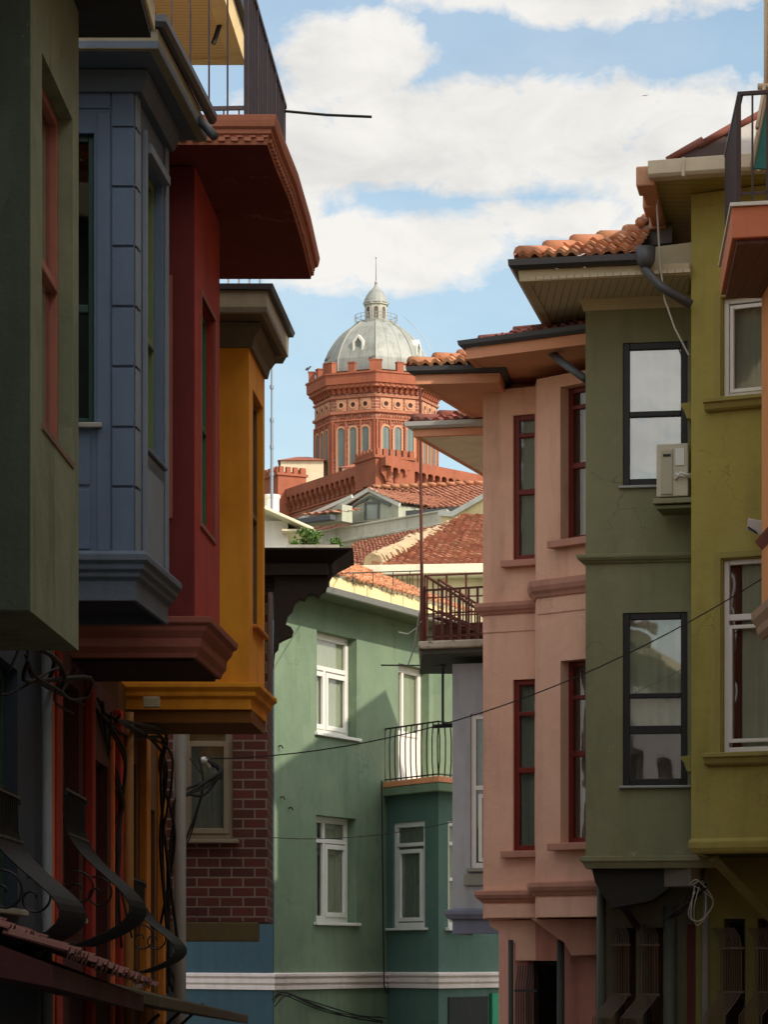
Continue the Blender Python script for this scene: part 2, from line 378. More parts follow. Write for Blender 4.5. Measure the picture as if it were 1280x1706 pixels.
# window in a wall opening. hb: horizontal bars (fraction up, thickness), vb: vertical bars (fraction, z0,z1,thickness)
def window(house,fr,h,d,mat,w=.06,hb=(),vb=(),glass=None,curtain=None,sill=None,sillmat=None,depth=.05,cut=(0,0),name='window',sash=None,panes=True):
    s0,s1,z0,z1=h; H=z1-z0; W=s1-s0
    m=MB(); n1=-d; n0=-d-depth
    m.box(fr,s0,s0+w,n0,n1,z0,z1); m.box(fr,s1-w,s1,n0,n1,z0,z1); m.box(fr,s0+w,s1-w,n0,n1,z1-w,z1); m.box(fr,s0+w,s1-w,n0,n1,z0,z0+w)
    for f,t in hb: zc=z0+f*H; m.box(fr,s0+w,s1-w,n0+.004,n1+.006,zc-t/2,zc+t/2)
    for f,a,b_,t in vb: c=s0+f*W; m.box(fr,c-t/2,c+t/2,n0+.006,n1+.003,z0+max(a*H,w),z0+min(b_*H,H-w))
    o=m.build(name,mat,house,bevel=.006)
    MB().box(fr,s0+w*.5,s1-w*.5,n0+.012,n0+.018,z0+w*.5,z1-w*.5).build('pane',glass or GLASS,o)
    if sash:     # inner sash rectangles: fractions (a,b,c,e)
        for (a,b_,c,e) in sash:
            q=MB(); A,B,C,E=s0+a*W,s0+b_*W,z0+c*H,z0+e*H; t=w*.75
            for x in((A,A+t,C,E),(B-t,B,C,E),(A+t,B-t,C,C+t),(A+t,B-t,E-t,E)): q.box(fr,x[0],x[1],n0+.02,n1+.012,x[2],x[3])
            q.build('sash',mat,o,bevel=.005)
    if curtain:
        for cv in curtain:
            a,b_,cm=cv[:3]; zl=z0+(cv[3]*H if len(cv)>3 else .02)
            q=MB(); A,B=s0+a*W,s0+b_*W; n=max(8,int((B-A)/.018)); rnd=random.Random(int(A*1000)+int(z0*77)); ph=rnd.uniform(0,6); pts=[]
            for i in range(n+1):
                x=A+(B-A)*i/n; k=.011*math.sin(x*52+ph+1.5*math.sin(x*9))+.006*math.sin(x*121+2*ph)
                pts.append((x,k))
            fs=[];vs=[]
            for (x,k) in pts: vs+= [fr.pt(x,n0-.022+k,zl),fr.pt(x,n0-.022+k*.6,z1-.01),fr.pt(x,n0-.026+k,zl),fr.pt(x,n0-.026+k*.6,z1-.01)]
            for i in range(n): fs+= [(4*i,4*i+4,4*i+5,4*i+1),(4*i+2,4*i+3,4*i+7,4*i+6)]
            q.add(vs,fs); q.build('curtain',cm,o,smooth=True,fix=False)
    if sill:
        over,out,th=sill
        MB().box(fr,s0-over,s1+over,-d-.02,out,z0-th,z0-.002).build('sill',sillmat or mat,o,bevel=.008)
    return o
def cprof(z,h,out,steps):   # stepped cornice outline growing outward towards the top
    pts=[(-.02,z-h)]
    for (fz,fn) in steps: pts.append((fn*out,z-h+fz*h))
    pts.append((-.02,z)); return pts
OGEE=[(0,.12),(.2,.15),(.22,.3),(.45,.38),(.5,.55),(.6,.72),(.75,.86),(.78,1.0),(1.0,1.0)]
SUNE=3.0; SKYS=.14; CLOUDL=.70; SKYTINT=(.95,1.02,.96); EXPO=.42; VEIL=-.06; SUNCLOUD=3.0
CLOUDS=[(830,225,430,85,1.0),(585,95,130,70,1.0),(640,420,230,65,1.0),(930,375,230,42,.6),(1020,-30,350,62,1.0),(480,250,110,130,1.0),(1180,250,230,100,1.0),(1180,360,150,60,.8)]
def GZ(Y): return -.035*min(Y,55) + (max(0,Y-60)**1.0)*.155*(1 if Y<330 else 0) if Y<330 else 39.9
# ================================================================= LEFT SIDE
XG=-2.15
def ground_walls(house,y0,y1,z1,mat,holes=(),name='ground_floor_wall',x=XG):
    fr=Frame((x,y0),(x,y1)); mb=MB()
    shell(mb,[(x,y0),(x,y1),(x-4,y1),(x-4,y0)],GZ(y1)-.3,z1,{0:[(a-y0,b-y0,c,d) for a,b,c,d in holes]})
    mb.build(name,mat,house,bevel=.01); return fr
def grille(house,fr,s0,s1,zt,zb,bulge,n=12,mat=BLACKM,r=.009,name='window_grille'):
    m=MB(); H=zt-zb
    P3=[]
    for i in range(25):
        f_=i/24; g=max(0,(f_-.22)/.78); P3.append((f_,.05+(bulge-.05)*(math.sin(math.pi*g**1.9) if g>0 else 0)+(.06*g)))
    for i in range(n):
        s=s0+(s1-s0)*i/(n-1); m.tube([fr.pt(s,q,zt-f*H) for f,q in P3],r*.7,5)
    for f,q in((.02,.05),(.30,.07),(.99,.11)):
        m.box(fr,s0-.01,s1+.01,q-.006,q+.014,zt-f*H-.007,zt-f*H+.007)
    for s in(s0-.02,s1+.02): m.box(fr,s-.01,s+.01,0,.07,zt-.06,zt-.03); m.box(fr,s-.008,s+.008,0,.11,zb,zb+.016)
    # scroll on the side
    for s in (s0,s1):
        pts=[]
        for k in range(26):
            t=k/25*2.6*math.pi; rr=.015+.11*k/25; pts.append(fr.pt(s,.14+rr*math.cos(t),zb+.35*H+rr*math.sin(t)))
        m.tube(pts,.007,4)
    return m.build(name,mat,house)

# ---- 1 dark green house
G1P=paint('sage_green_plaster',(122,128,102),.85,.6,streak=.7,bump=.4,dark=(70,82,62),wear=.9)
G1D=paint('green_shade_plaster',(58,68,55),.85,.5,streak=.4,bump=.35,wear=.6)  # darker copy of the house green, the front face's shade put into paint
h1=thing('plaster_house','dark green plastered house at the left edge with a terracotta framed bay window','house',(-3,13.5,GZ(13.5)))
A=(-4.5,13.5);B=P(52,13.5);C=P(131,15.2)
fr=Frame(B,C); a0=fr.su(70);a1=fr.su(121); z1=(fr.at(70,90)[1]+fr.at(120,195)[1])/2; z0=(fr.at(75,715)[1]+fr.at(125,775)[1])/2
mb=MB(); shell(mb,[A,B,C,(-4.5,15.2)],3.235,6.6,{1:[(a0,a1,z0,z1)]}); mb.build('bay_wall',G1P,h1,bevel=.02)
MB().box(Frame(A,B),0,Frame(A,B).L-.004,.003,.02,3.24,6.6).build('front_shade_skin',G1D,h1)  # thin skin that carries the painted shade of the front
TERR=paint('terracotta_frame',(150,92,78),.6,.2,streak=.2)
wd=window(h1,fr,(a0,a1,z0,z1),.075,TERR,.05,hb=[(.50,.05)],curtain=[(0,1,paint('cream_curtain',(200,175,150),.9,.2,bump=0,streak=.2))])
MB().box(fr,a0-.01,a1+.01,-.07,.008,z0-.03,z0+.004).build('sill',paint('cracked_sill',(120,95,80),.9,.6,chips=1),wd,bevel=.004)
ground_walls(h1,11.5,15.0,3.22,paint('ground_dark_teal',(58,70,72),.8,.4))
mb=MB(); mb.prism([(-4.6,12.6),(-1.28,12.6),(-1.264,15.62),(-4.6,15.62)],6.6,6.64); mb.build('soffit',paint('dark_soffit',(50,48,44),.8,.3),h1)
mb=MB(); mb.prism([(-4.6,12.55),(-1.262,12.55),(-1.245,15.66),(-4.6,15.66)],6.644,6.86); mb.build('fascia',CREAM,h1,bevel=.01)
mb=MB(); tiles(mb,[(-1.2,12.5,6.87),(-1.2,15.7,6.87),(-3.2,15.7,7.7),(-3.2,12.5,7.7)]); mb.build('roof_tiles',TILE,h1)
mb=MB(); mb.prism([(-4.6,12.6),(-1.5,12.6),(-1.5,15.6),(-4.6,15.6)],6.84,6.97); mb.build('roof',TILED,h1)

# ---- 2 blue house
BLP=paint('slate_blue_paint',(88,104,126),.7,.5,streak=.5,bump=.12,dark=(80,92,112)); BLG=paint('blue_grey_trim',(88,98,112),.7,.35,streak=.35)
GRF=paint('dark_green_frame',(38,66,56),.5,.2,bump=.05); 
h2=thing('plaster_house','slate blue panelled bay house with dark green windows, left of the red house','house',(-2.6,17.5,GZ(17.5)))
A=(-3.6,17.5);B=P(224,17.5);C=P(277,18.75); fr=Frame(B,C); ff=Frame(A,B)
z1=(fr.at(240,262)[1]+fr.at(268,305)[1])/2; z0=(fr.at(240,740)[1]+fr.at(270,782)[1])/2
fh=ff.rect(112,157,222,705)
mb=MB(); shell(mb,[A,B,C,(-3.6,18.75)],3.95,6.99,{1:[(fr.su(241),fr.su(270),z0,z1)],0:[fh]}); mb.build('bay_wall',BLP,h2,bevel=.006)
window(h2,fr,(fr.su(241),fr.su(270),z0,z1),.05,paint('moss_green_frame',(92,108,70),.5,.2,bump=.05),.045,hb=[(.42,.05)],sill=(.02,.035,.03),sillmat=BLG,curtain=[(.0,.6,CURTG)])
window(h2,ff,fh,.05,GRF,.04,hb=[(.4,.05)],sill=(.05,.05,.035),sillmat=STONE)
# frontal panelling: raised blocks and strips
mb=MB(); vs=[128,214,313,412,512,612,713,812,922]
s0,s1=ff.su(187),ff.su(223.6)
for i in range(8):
    mb.box(ff,s0,s1,0.001,.016,ZV(vs[i+1],17.5)+.008,ZV(vs[i],17.5)-.008)
mb.box(ff,ff.su(112),ff.su(184),.001,.014,ZV(182,17.5),ZV(130,17.5)); mb.box(ff,ff.su(162),ff.su(184),.001,.012,ZV(918,17.5),ZV(190,17.5))
mb.box(ff,ff.su(112),ff.su(150),.001,.011,ZV(915,17.5),ZV(815,17.5)); mb.box(ff,ff.su(112),ff.su(150),.001,.011,ZV(808,17.5),ZV(725,17.5))
mb.build('front_panel',BLP,h2,bevel=.004)
mb=MB()
L=fr.L
for i in range(8): mb.box(fr,.004,.016+.14,.001,.014,ZV(vs[i+1],17.5)+.008,ZV(vs[i],17.5)-.008)
mb.box(fr,fr.su(238)-.03,fr.su(238)+.02,.001,.03,4.1,ZV(210,17.7)); mb.box(fr,L-.10,L-.004,.001,.02,4.1,6.9)
zz=z0-.12
mb.box(fr,fr.su(241)+.03,fr.su(270)-.02,.001,.014,4.75,zz); mb.box(fr,fr.su(241)+.03,fr.su(270)-.02,.001,.014,4.12,4.72)
mb.box(fr,fr.su(241)-.03,fr.su(270)+.04,.001,.05,z1+.01,z1+.07)
mb.build('side_panel',paint('pale_blue_panel',(118,128,138),.7,.4,streak=.4,bump=.15),h2,bevel=.004)
def pz(v): return ZV(v,17.5)
mb=MB(); mb.sweep([A,B,C,(-3.6,18.75)],[(-.02,pz(1001)),(.012,pz(1001)),(.012,pz(968)),(.04,pz(962)),(.04,pz(955)),(.065,pz(950)),(.065,pz(942)),(.09,pz(936)),(.09,pz(926)),(.07,pz(920)),(-.02,pz(920))]); mb.build('base_cornice',BLG,h2,bevel=.004)
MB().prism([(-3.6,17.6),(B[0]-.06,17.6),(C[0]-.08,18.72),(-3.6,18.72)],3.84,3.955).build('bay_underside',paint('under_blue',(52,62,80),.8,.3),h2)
EX0=[(-3.8,17.02),(-1.335,17.02),(-1.165,18.95),(-3.8,18.95)]
MB().prism(EX0,6.99,7.03).build('soffit',BLG,h2)
mb=MB(); mb.sweep([(-3.8,17.03),(-1.345,17.03),(-1.175,18.96)],[(-.05,6.985),(.008,6.985),(.012,7.10),(-.05,7.10)]); mb.build('fascia',paint('khaki_fascia',(140,132,108),.7,.3,streak=.4),h2,bevel=.003)
mb=MB(); mb.sweep([A,B,C],[(-.01,6.86),(.05,6.86),(.09,6.93),(.09,6.984),(-.01,6.984)]); mb.build('bed_moulding',BLG,h2,bevel=.003)
mb=MB(); mb.sweep([(-3.8,17.02),(-1.33,17.02),(-1.15,18.98)],[(.0,7.105),(.03,7.105),(.05,7.13),(.05,7.17),(-.02,7.17)]); mb.build('gutter',GREYM,h2)
mb=MB(); mb.tube([(-1.2,18.6,7.03),(-1.15,18.6,6.98),(-1.09,18.55,6.9)],.03,8); mb.build('gutter_spout',GREYM,h2,smooth=True)
MB().prism([(-3.8,17.0),(-1.35,17.0),(-1.2,18.9),(-3.8,18.9)],7.171,7.2).build('roof',TILED,h2)
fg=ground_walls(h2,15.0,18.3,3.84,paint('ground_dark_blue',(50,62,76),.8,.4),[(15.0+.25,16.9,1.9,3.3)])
window(h2,Frame((XG,15),(XG,18.3)),(.25,1.9,1.9,3.3),.08,GRF,.06,hb=[(.5,.05)],glass=GLASSD,sill=(.05,.06,.04),sillmat=STONE)
grille(h2,Frame((XG,15),(XG,18.3)),.2,1.5,2.55,1.64,.40,15)
MB().tube([(XG+.06,17.85,3.7),(XG+.06,17.85,-.6)],.035,10).build('downpipe',paint('pale_pipe',(120,128,132),.6,.3),h2,smooth=True)

# ---- 3 red house
RDP=paint('bright_red_plaster',(168,54,44),.8,.55,streak=.5,bump=.2,dark=(100,34,30),wear=.5); RDD=paint('red_shade_plaster',(98,32,30),.8,.35,streak=.3,bump=.2)  # the dark red is the same plaster with the front's shade painted in
TCC=paint('terracotta_cornice',(146,86,72),.75,.4,streak=.35,bump=.2); ORC=paint('orange_cornice',(178,112,86),.75,.35,streak=.35,bump=.15)
h3=thing('plaster_house','deep red house carrying a big terracotta balcony with dark iron railing','house',(-2.6,19.8,GZ(19.8)))
A=(-4,19.8);B=P(325,19.8);C=P(366,21.3); fr=Frame(B,C); ff=Frame(A,B)
z1=(fr.at(333,490)[1]+fr.at(352,525)[1])/2; z0=(fr.at(337,868)[1]+fr.at(357,905)[1])/2
hs=(fr.su(334),fr.su(357),z0,z1)
mb=MB(); shell(mb,[A,B,C,(-4,21.3)],3.93,7.05,{1:[hs]}); mb.build('bay_wall',RDP,h3,bevel=.02)
MB().box(ff,0,ff.L-.004,.003,.018,3.94,7.04).build('front_shade_skin',RDD,h3)  # skin over the front face, shade painted in its colour
window(h3,fr,hs,.055,paint('bottle_green_frame',(58,92,62),.5,.25,bump=.05),.045,hb=[(.48,.05)],vb=[(.5,.48,1,.03)],curtain=[(0,.55,CURTG)])
# plaster border round the window
q=MB(); i=[(hs[0],hs[2]),(hs[1],hs[2]),(hs[1],hs[3]),(hs[0],hs[3])]; e=.035; o_=[(hs[0]-e,hs[2]-e),(hs[1]+e,hs[2]-e),(hs[1]+e,hs[3]+e),(hs[0]-e,hs[3]+e)]
q.ring(fr,o_,i,-.01,.014); q.build('window_border',TCC,h3,bevel=.004)
MB().box(ff,ff.su(270),ff.su(288),.019,.04,ZV(865,19.8),6.3).build('pilaster',TCC,h3,bevel=.006)
mb=MB(); mb.sweep([(-3,19.8),B,C,(-3,21.3)],[(-.02,ZV(1096,19.8)),(.01,ZV(1096,19.8)),(.02,ZV(1088,19.8)),(.045,ZV(1078,19.8)),(.05,ZV(1064,19.8)),(.085,ZV(1052,19.8)),(.09,ZV(1045,19.8)),(.12,ZV(1040,19.8)),(.125,ZV(1030,19.8)),(-.02,ZV(1028,19.8))]); mb.build('base_cornice',TCC,h3,bevel=.004)
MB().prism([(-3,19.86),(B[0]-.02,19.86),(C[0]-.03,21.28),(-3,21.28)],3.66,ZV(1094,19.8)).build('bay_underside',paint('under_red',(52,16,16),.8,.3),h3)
ZB=7.06
pl=[(-2.6,19.3),(-.784,19.3),(-.749,19.87),(-.685,20.68),(-.625,21.9),(-.587,23.1)]
MB().prism(pl+[(-2.6,23.1)],ZB,ZB+.03).build('balcony_underside',paint('worn_red_underside',(112,38,32),.85,.5,streak=.2,bump=.3,chips=.8,chipcol=(128,76,62)),h3)
mb=MB(); mb.sweep(pl+[(-2.6,23.1)],[(-.25,ZB+.031),(-.06,ZB+.02),(.0,ZB+.0),(.012,ZB+.06),(.03,ZB+.07),(.032,ZB+.095),(.055,ZB+.11),(.065,ZB+.15),(.07,ZB+.185),(-.25,ZB+.185)]); mb.build('balcony_cornice',ORC,h3,bevel=.003)
MB().prism([(-2.6,19.35),(-.82,19.35),(-.64,23.05),(-2.6,23.05)],ZB+.03,ZB+.18).build('balcony_slab',STONE,h3)
for k in range(len(pl)-1):
    mb=MB(); f=Frame(pl[k],pl[k+1]); n=max(1,int(f.L/.085))
    for j in range(n):
        s=(j+.5)*f.L/n; mb.box(f,s-.022,s+.022,.0,.026,ZB+.022,ZB+.045); mb.box(f,s+.012,s+.052,.0,.026,ZB+.046,ZB+.058)
    mb.build('dentil_row',ORC,h3)
# railing on the balcony
rl=MB(); zt=ZB+.185; zr=zt+1.0
ra,rb,rc=(-2.3,19.42),(-.93,19.42),(-.775,22.5)
f=Frame(ra,rb)
for j in range(int(f.L/.125)+1): s=f.L-j*.125; rl.box(f,s-.006,s+.006,-.006,.006,zt,zr)
rl.box(f,0,f.L,-.014,.014,zr,zr+.03); rl.box(f,0,f.L,-.01,.01,zt+.03,zt+.045)
f=Frame(rb,rc); n=int(f.L/.115)
for j in range(n+1): s=j*f.L/n; w=.007 if j%6 else .014; rl.box(f,s-w,s+w,-w,w,zt,zr)
rl.box(f,0,f.L,-.016,.016,zr,zr+.03); rl.box(f,0,f.L,-.01,.01,zt+.03,zt+.05)
f=Frame(rc,(-2.3,22.6))
for j in range(int(f.L/.12)+1): s=j*.12; rl.box(f,s-.006,s+.006,-.006,.006,zt,zr)
rl.box(f,0,f.L,-.014,.014,zr,zr+.03)
rlo=rl.build('balcony_railing',metal('dark_railing',(52,40,44),.5,.5,(80,50,42)),h3)
MB().tube([(-.79,22.48,8.225),(-.45,22.5,8.2),(-.095,22.5,8.185)],.011,7).build('projecting_rod',BLACKM,rlo)
# roof overhang of the set-back top floor
SOF=slatmat('timber_soffit',(226,196,138),.075,1); TRM=paint('cream_trim',(222,200,150),.7,.3,streak=.3)
MB().prism([(-2.55,22.2),(-1.50,22.2),(-1.37,25.55),(-2.55,25.55)],9.6,9.63).build('upper_soffit',SOF,h3)
mb=MB(); mb.sweep([(-2.6,22.1),(-1.42,22.1),(-1.235,25.7),(-2.6,25.7)],[(-.14,9.58),(.0,9.58),(.02,9.78),(-.14,9.78)]); mb.build('upper_fascia',TRM,h3,bevel=.006)
mb=MB(); mb.sweep([(-2.6,22.08),(-1.40,22.08),(-1.215,25.72)],[(.0,9.785),(.05,9.785),(.06,9.86),(-.1,9.86)]); mb.build('upper_gutter',BLACKM,h3)
MB().prism([(-2.6,22.2),(-1.5,22.2),(-1.3,25.6),(-2.6,25.6)],9.64,9.78).build('upper_roof',TILED,h3)
mb=MB(); shell(mb,[(-2.3,19.5),(-2.3,25.4),(-6,25.4),(-6,19.5)],ZB+.19,9.6); mb.build('upper_wall',CREAM,h3)
MB().tube([(-1.40,24.6,9.6),(-1.43,24.6,9.5),(-1.46,24.6,9.42)],.022,8).build('gutter_spout',BLACKM,h3)
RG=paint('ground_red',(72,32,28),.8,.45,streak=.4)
fg=Frame((XG,18.3),(XG,23.3))
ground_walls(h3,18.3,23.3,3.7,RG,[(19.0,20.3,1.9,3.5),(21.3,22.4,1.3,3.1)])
window(h3,fg,(.7,2.0,1.9,3.5),.1,GRF,.06,hb=[(.45,.05)],glass=GLASSD,sill=(.05,.06,.04),sillmat=STONE)
window(h3,fg,(3.0,4.1,1.3,3.1),.1,DARKW,.06,vb=[(.5,0,1,.05)],glass=GLASSD)
mb=MB()
for (a,b_) in((.12,.45),(2.35,2.6),(4.6,4.95)): MB().box(fg,a,b_,.001,.06,-1,3.6).build('pilaster',paint('ground_red_pilaster',(150,46,36),.8,.4),h3,bevel=.01)
for q in((4.3,4.4,.03,3.4),(.0,.06,.05,3.6)): MB().box(fg,q[0],q[1],.001,q[2],-1,q[3]).build('orange_strip',paint('strip_orange',(214,112,64),.7,.3),h3,bevel=.004)
grille(h3,fg,.62,1.9,2.75,1.70,.44,13)
mb=MB(); mb.tube([(XG+.09,23.2,3.6),(XG+.09,23.2,-.9)],.045,10); mb.build('downpipe',paint('ochre_pipe',(140,98,42),.6,.35),h3,smooth=True)

# ---- 4 yellow house
YLP=paint('ochre_yellow_plaster',(218,148,38),.8,.5,streak=.5,bump=.2,dark=(165,100,25),wear=.4); 
KH=paint('olive_brown_trim',(104,94,76),.7,.35,streak=.3)
h4=thing('plaster_house','ochre yellow bay house with a blank tall window and an olive brown roof edge','house',(-2.4,24,GZ(24)))
A=(-3.8,24);B=P(415,24);C=P(441,25.3); fr=Frame(B,C); ff=Frame(A,B)
z1=(fr.at(421,645)[1]+fr.at(437,680)[1])/2; z0=(fr.at(421,1038)[1]+fr.at(437,1058)[1])/2; hs=(fr.su(421.5),fr.su(438),z0,z1)
mb=MB(); shell(mb,[A,B,C,(-3.8,25.3)],3.9,6.93,{1:[hs]}); mb.build('bay_wall',YLP,h4,bevel=.015)
window(h4,fr,hs,.05,paint('brown_frame',(96,72,46),.6,.3),.05,hb=[(.5,.05)],glass=GLASSD,sill=(.03,.05,.035),sillmat=paint('ochre_sill',(190,120,50),.7,.3))
zc=lambda v: ZV(v,24)
mb=MB(); mb.sweep([(-3.8,24),B,C,(-3.8,25.3)],[(-.02,zc(1182)),(.02,zc(1182)),(.02,zc(1165)),(.06,zc(1160)),(.06,zc(1153)),(.1,zc(1146)),(.1,zc(1139)),(-.02,zc(1137))]); mb.build('base_cornice',YLP,h4,bevel=.004)
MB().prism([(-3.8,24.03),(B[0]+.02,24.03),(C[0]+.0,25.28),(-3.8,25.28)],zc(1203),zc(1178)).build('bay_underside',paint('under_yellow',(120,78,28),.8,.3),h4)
EY=[(-3.8,23.55),(-.958,23.55),(-.845,25.25),(-.9,25.6),(-3.8,25.6)]
MB().prism(EY,6.9,6.94).build('soffit',KH,h4)
mb=MB(); mb.sweep([(-3.8,23.56),(-.968,23.56),(-.85,25.3),(-3.8,25.5)],[(-.04,6.895),(.008,6.895),(.014,7.075),(-.04,7.075)]); mb.build('fascia',paint('stone_fascia',(150,142,122),.7,.3,streak=.4),h4,bevel=.003)
mb=MB(); mb.sweep([(-3.8,23.54),(-.95,23.54),(-.83,25.32),(-3.8,25.5)],[(-.04,7.078),(.03,7.078),(.045,7.12),(-.04,7.12)]); mb.build('gutter',GREYM,h4)
mb=MB(); mb.sweep([A,B,C],[(-.01,6.7),(.03,6.7),(.05,6.78),(.10,6.84),(.10,6.894),(-.01,6.894)]); mb.build('bed_moulding',KH,h4,bevel=.003)
MB().prism([(-3.8,23.6),(-1.0,23.6),(-.9,25.4),(-3.8,25.4)],7.1,7.14).build('roof',TILED,h4)
mb=MB(); f=Frame((-2.2,24.6),(-1.06,24.6))
for j in range(12): s=f.L-j*.09; mb.box(f,s-.008,s+.008,-.008,.008,7.14,7.42)
mb.box(f,0,f.L,-.015,.015,7.42,7.45); mb.box(f,0,f.L,-.012,.012,7.24,7.26)
mb.build('roof_railing',WHITE,h4)
fg=Frame((XG,23.3),(XG,27.6))
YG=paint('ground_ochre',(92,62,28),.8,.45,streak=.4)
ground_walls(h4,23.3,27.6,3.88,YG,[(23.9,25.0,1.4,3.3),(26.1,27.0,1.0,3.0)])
window(h4,fg,(.6,1.7,1.4,3.3),.1,paint('grey_blue_frame',(70,78,84),.6,.2),.06,hb=[(.45,.05)],glass=GLASSD,sill=(.05,.06,.04),sillmat=STONE)
window(h4,fg,(2.8,3.7,1.0,3.0),.1,DARKW,.06,glass=GLASSD)
grille(h4,fg,.55,1.9,2.3,1.5,.38,12,metal('grey_grille',(44,50,48),.5))
mb=MB()
for (a,b_) in((1.95,2.4),(3.95,4.28)): MB().box(fg,a,b_,.001,.07,-1,3.8).build('pilaster',paint('ground_ochre_pilaster',(186,118,40),.8,.4),h4,bevel=.01)
MB().tube([(XG+.2,27.5,3.8),(XG+.2,27.5,-.9)],.06,12).build('downpipe',paint('pale_grey_pipe',(120,118,112),.6,.35),h4,smooth=True)
MB().box(Frame((XG,23.3),(XG,27.6)),.2,.26,.18,.32,ZV(1178,23.5),ZV(1160,23.5)).build('junction_box',paint('pale_box',(170,166,140),.6,.2),h4,bevel=.01)

# ---- 5 brick house with dark carved eave
BRK=brickmat('old_brick',(98,46,38),(66,34,30),(128,116,102),.23,.097,.009)
h5=thing('brick_house','red brick house with pale mortar under a dark carved wooden eave','house',(-2.5,28.5,GZ(28)))
A=P(270,28.6);B=P(446,28.6);C=P(455,30.5); ff=Frame(A,B); fr=Frame(B,C)
hw=ff.rect(303,388,1207,1398)
z0=ZV(1535,28.6)
mb=MB(); shell(mb,[A,B,C,(A[0],30.5)],z0,5.45,{0:[hw]}); mb.build('brick_wall',BRK,h5,bevel=.006)
PUT=paint('putty_frame',(142,132,112),.6,.3,streak=.3)
window(h5,ff,hw,.03,PUT,.075,hb=[],sash=[(.07,.93,.05,.86)],glass=GLASS,sill=(.06,.07,.04),sillmat=PUT,curtain=[(0,1,CURTG)])
mb=MB(); mb.box(ff,ff.su(330),ff.L,.002,.018,ZV(1535,28.6),ZV(1512,28.6)); mb.build('brick_course',BRK,h5)
MB().box(ff,0,ff.L-.09,-.2,.03,ZV(1568,28.6),ZV(1536,28.6)).build('base_beam',paint('olive_beam',(96,84,54),.8,.4),h5,bevel=.01)
mb=MB(); shell(mb,[(A[0]-1,29.6),(XU(292,29.6),29.6),(XU(292,29.6)-.2,31.5),(A[0]-1,31.5)],GZ(30)-.3,ZV(1560,28.6)); mb.build('ground_floor_wall',paint('grey_blue_ground',(70,84,92),.8,.4),h5)
# eave: flat board, ogee, soffit
ez=ZV(915,28.0)
mb=MB(); mb.sweep([(A[0],28.0),(XU(568,28.0),28.0),(XU(568,28.0)+.0,29.0)],[(-.3,ez-.14),(-.09,ez-.14),(-.05,ez-.10),(.05,ez-.05),(.1,ez-.022),(.12,ez-.02),(.12,ez),(-.3,ez)]); mb.build('eave_cornice',DARKW,h5,bevel=.003)
MB().prism([(A[0],28.05),(XU(546,28.0),28.05),(XU(546,28.0),29.0),(A[0],29.0)],ez-.24,ez-.13).build('eave_soffit',DARKW,h5)
MB().prism([(A[0],28.1),(XU(550,28.0),28.1),(XU(550,28.0),28.95),(A[0],28.95)],ez-.1,ez-.004).build('roof',TILED,h5)
MB().box(ff,0,ff.L+.25,.0,.32,ez-.34,ez-.2).build('eave_beam',DARKW,h5,bevel=.01)
# carved brackets: outline traced in real metres, several along the wall
out=[(455,1112),(458,1086),(463,1082),(465,1070),(472,1066),(486,1060),(489,1051),(485,1044),(476,1040),(479,1026),(487,1018),(492,1004),(500,998),(508,1000),(515,990),(524,991),(531,996),(536,988),(543,985),(547,970),(556,955),(457,955),(457,1000)]
for k,yb in enumerate((28.15,)):
    m=MB(); F2=Frame((0,yb),(1,yb)); m.plate(F2,[(XU(u,28.15),ZV(v,28.15)) for u,v in out][::-1],-.12,0); m.build('eave_bracket',DARKW,h5,bevel=.008,angle=60)
# ---- tiled canopies at the foot of the left row
cp=thing('canopy','faded red tiled canopy low on the left above the street doors','canopy',(-1.8,15.5,GZ(15.5)))
mb=MB(); tiles(mb,[(-1.50,13.2,1.60),(-1.50,18.2,1.40),(XG,18.2,1.66),(XG,13.2,1.86)],.16,.28,.03); mb.build('tile_cover',tilemat('dusty_red_tile',[(98,56,50),(108,64,56),(86,48,44)],.3,(120,90,80)),cp)
mb=MB(); mb.plate(WF,[(XG,0),(0,0),(0,0)],0,0) if False else mb.add([(XG,13.2,1.82),(-1.52,13.2,1.58),(-1.52,18.2,1.38),(XG,18.2,1.62),(XG,13.2,1.60),(-1.52,13.2,1.48),(-1.52,18.2,1.28),(XG,18.2,1.40)],[(0,1,2,3),(7,6,5,4),(0,4,5,1),(1,5,6,2),(2,6,7,3),(3,7,4,0)]); mb.build('canopy_board',paint('canopy_red',(62,28,27),.8,.4),cp)
cp2=thing('canopy','thin dark canopy with a mossy edge beside the grey drainpipe','canopy',(-1.7,24,GZ(24)))
mb=MB(); mb.add([(XG,19.6,1.52),(-1.52,19.6,1.36),(-1.25,26.5,1.10),(XG,26.5,1.26),(XG,19.6,1.42),(-1.52,19.6,1.28),(-1.25,26.5,1.02),(XG,26.5,1.16)],[(0,1,2,3),(7,6,5,4),(0,4,5,1),(1,5,6,2),(2,6,7,3),(3,7,4,0)]); mb.build('canopy_board',paint('mossy_board',(78,70,52),.8,.5),cp2,bevel=.01)
mb=MB()
for y in(20.5,23,25.5): mb.tube([(XG,y,.7),(-1.6,y,1.22)],.015,6)
mb.build('canopy_bracket',BLACKM,cp2)
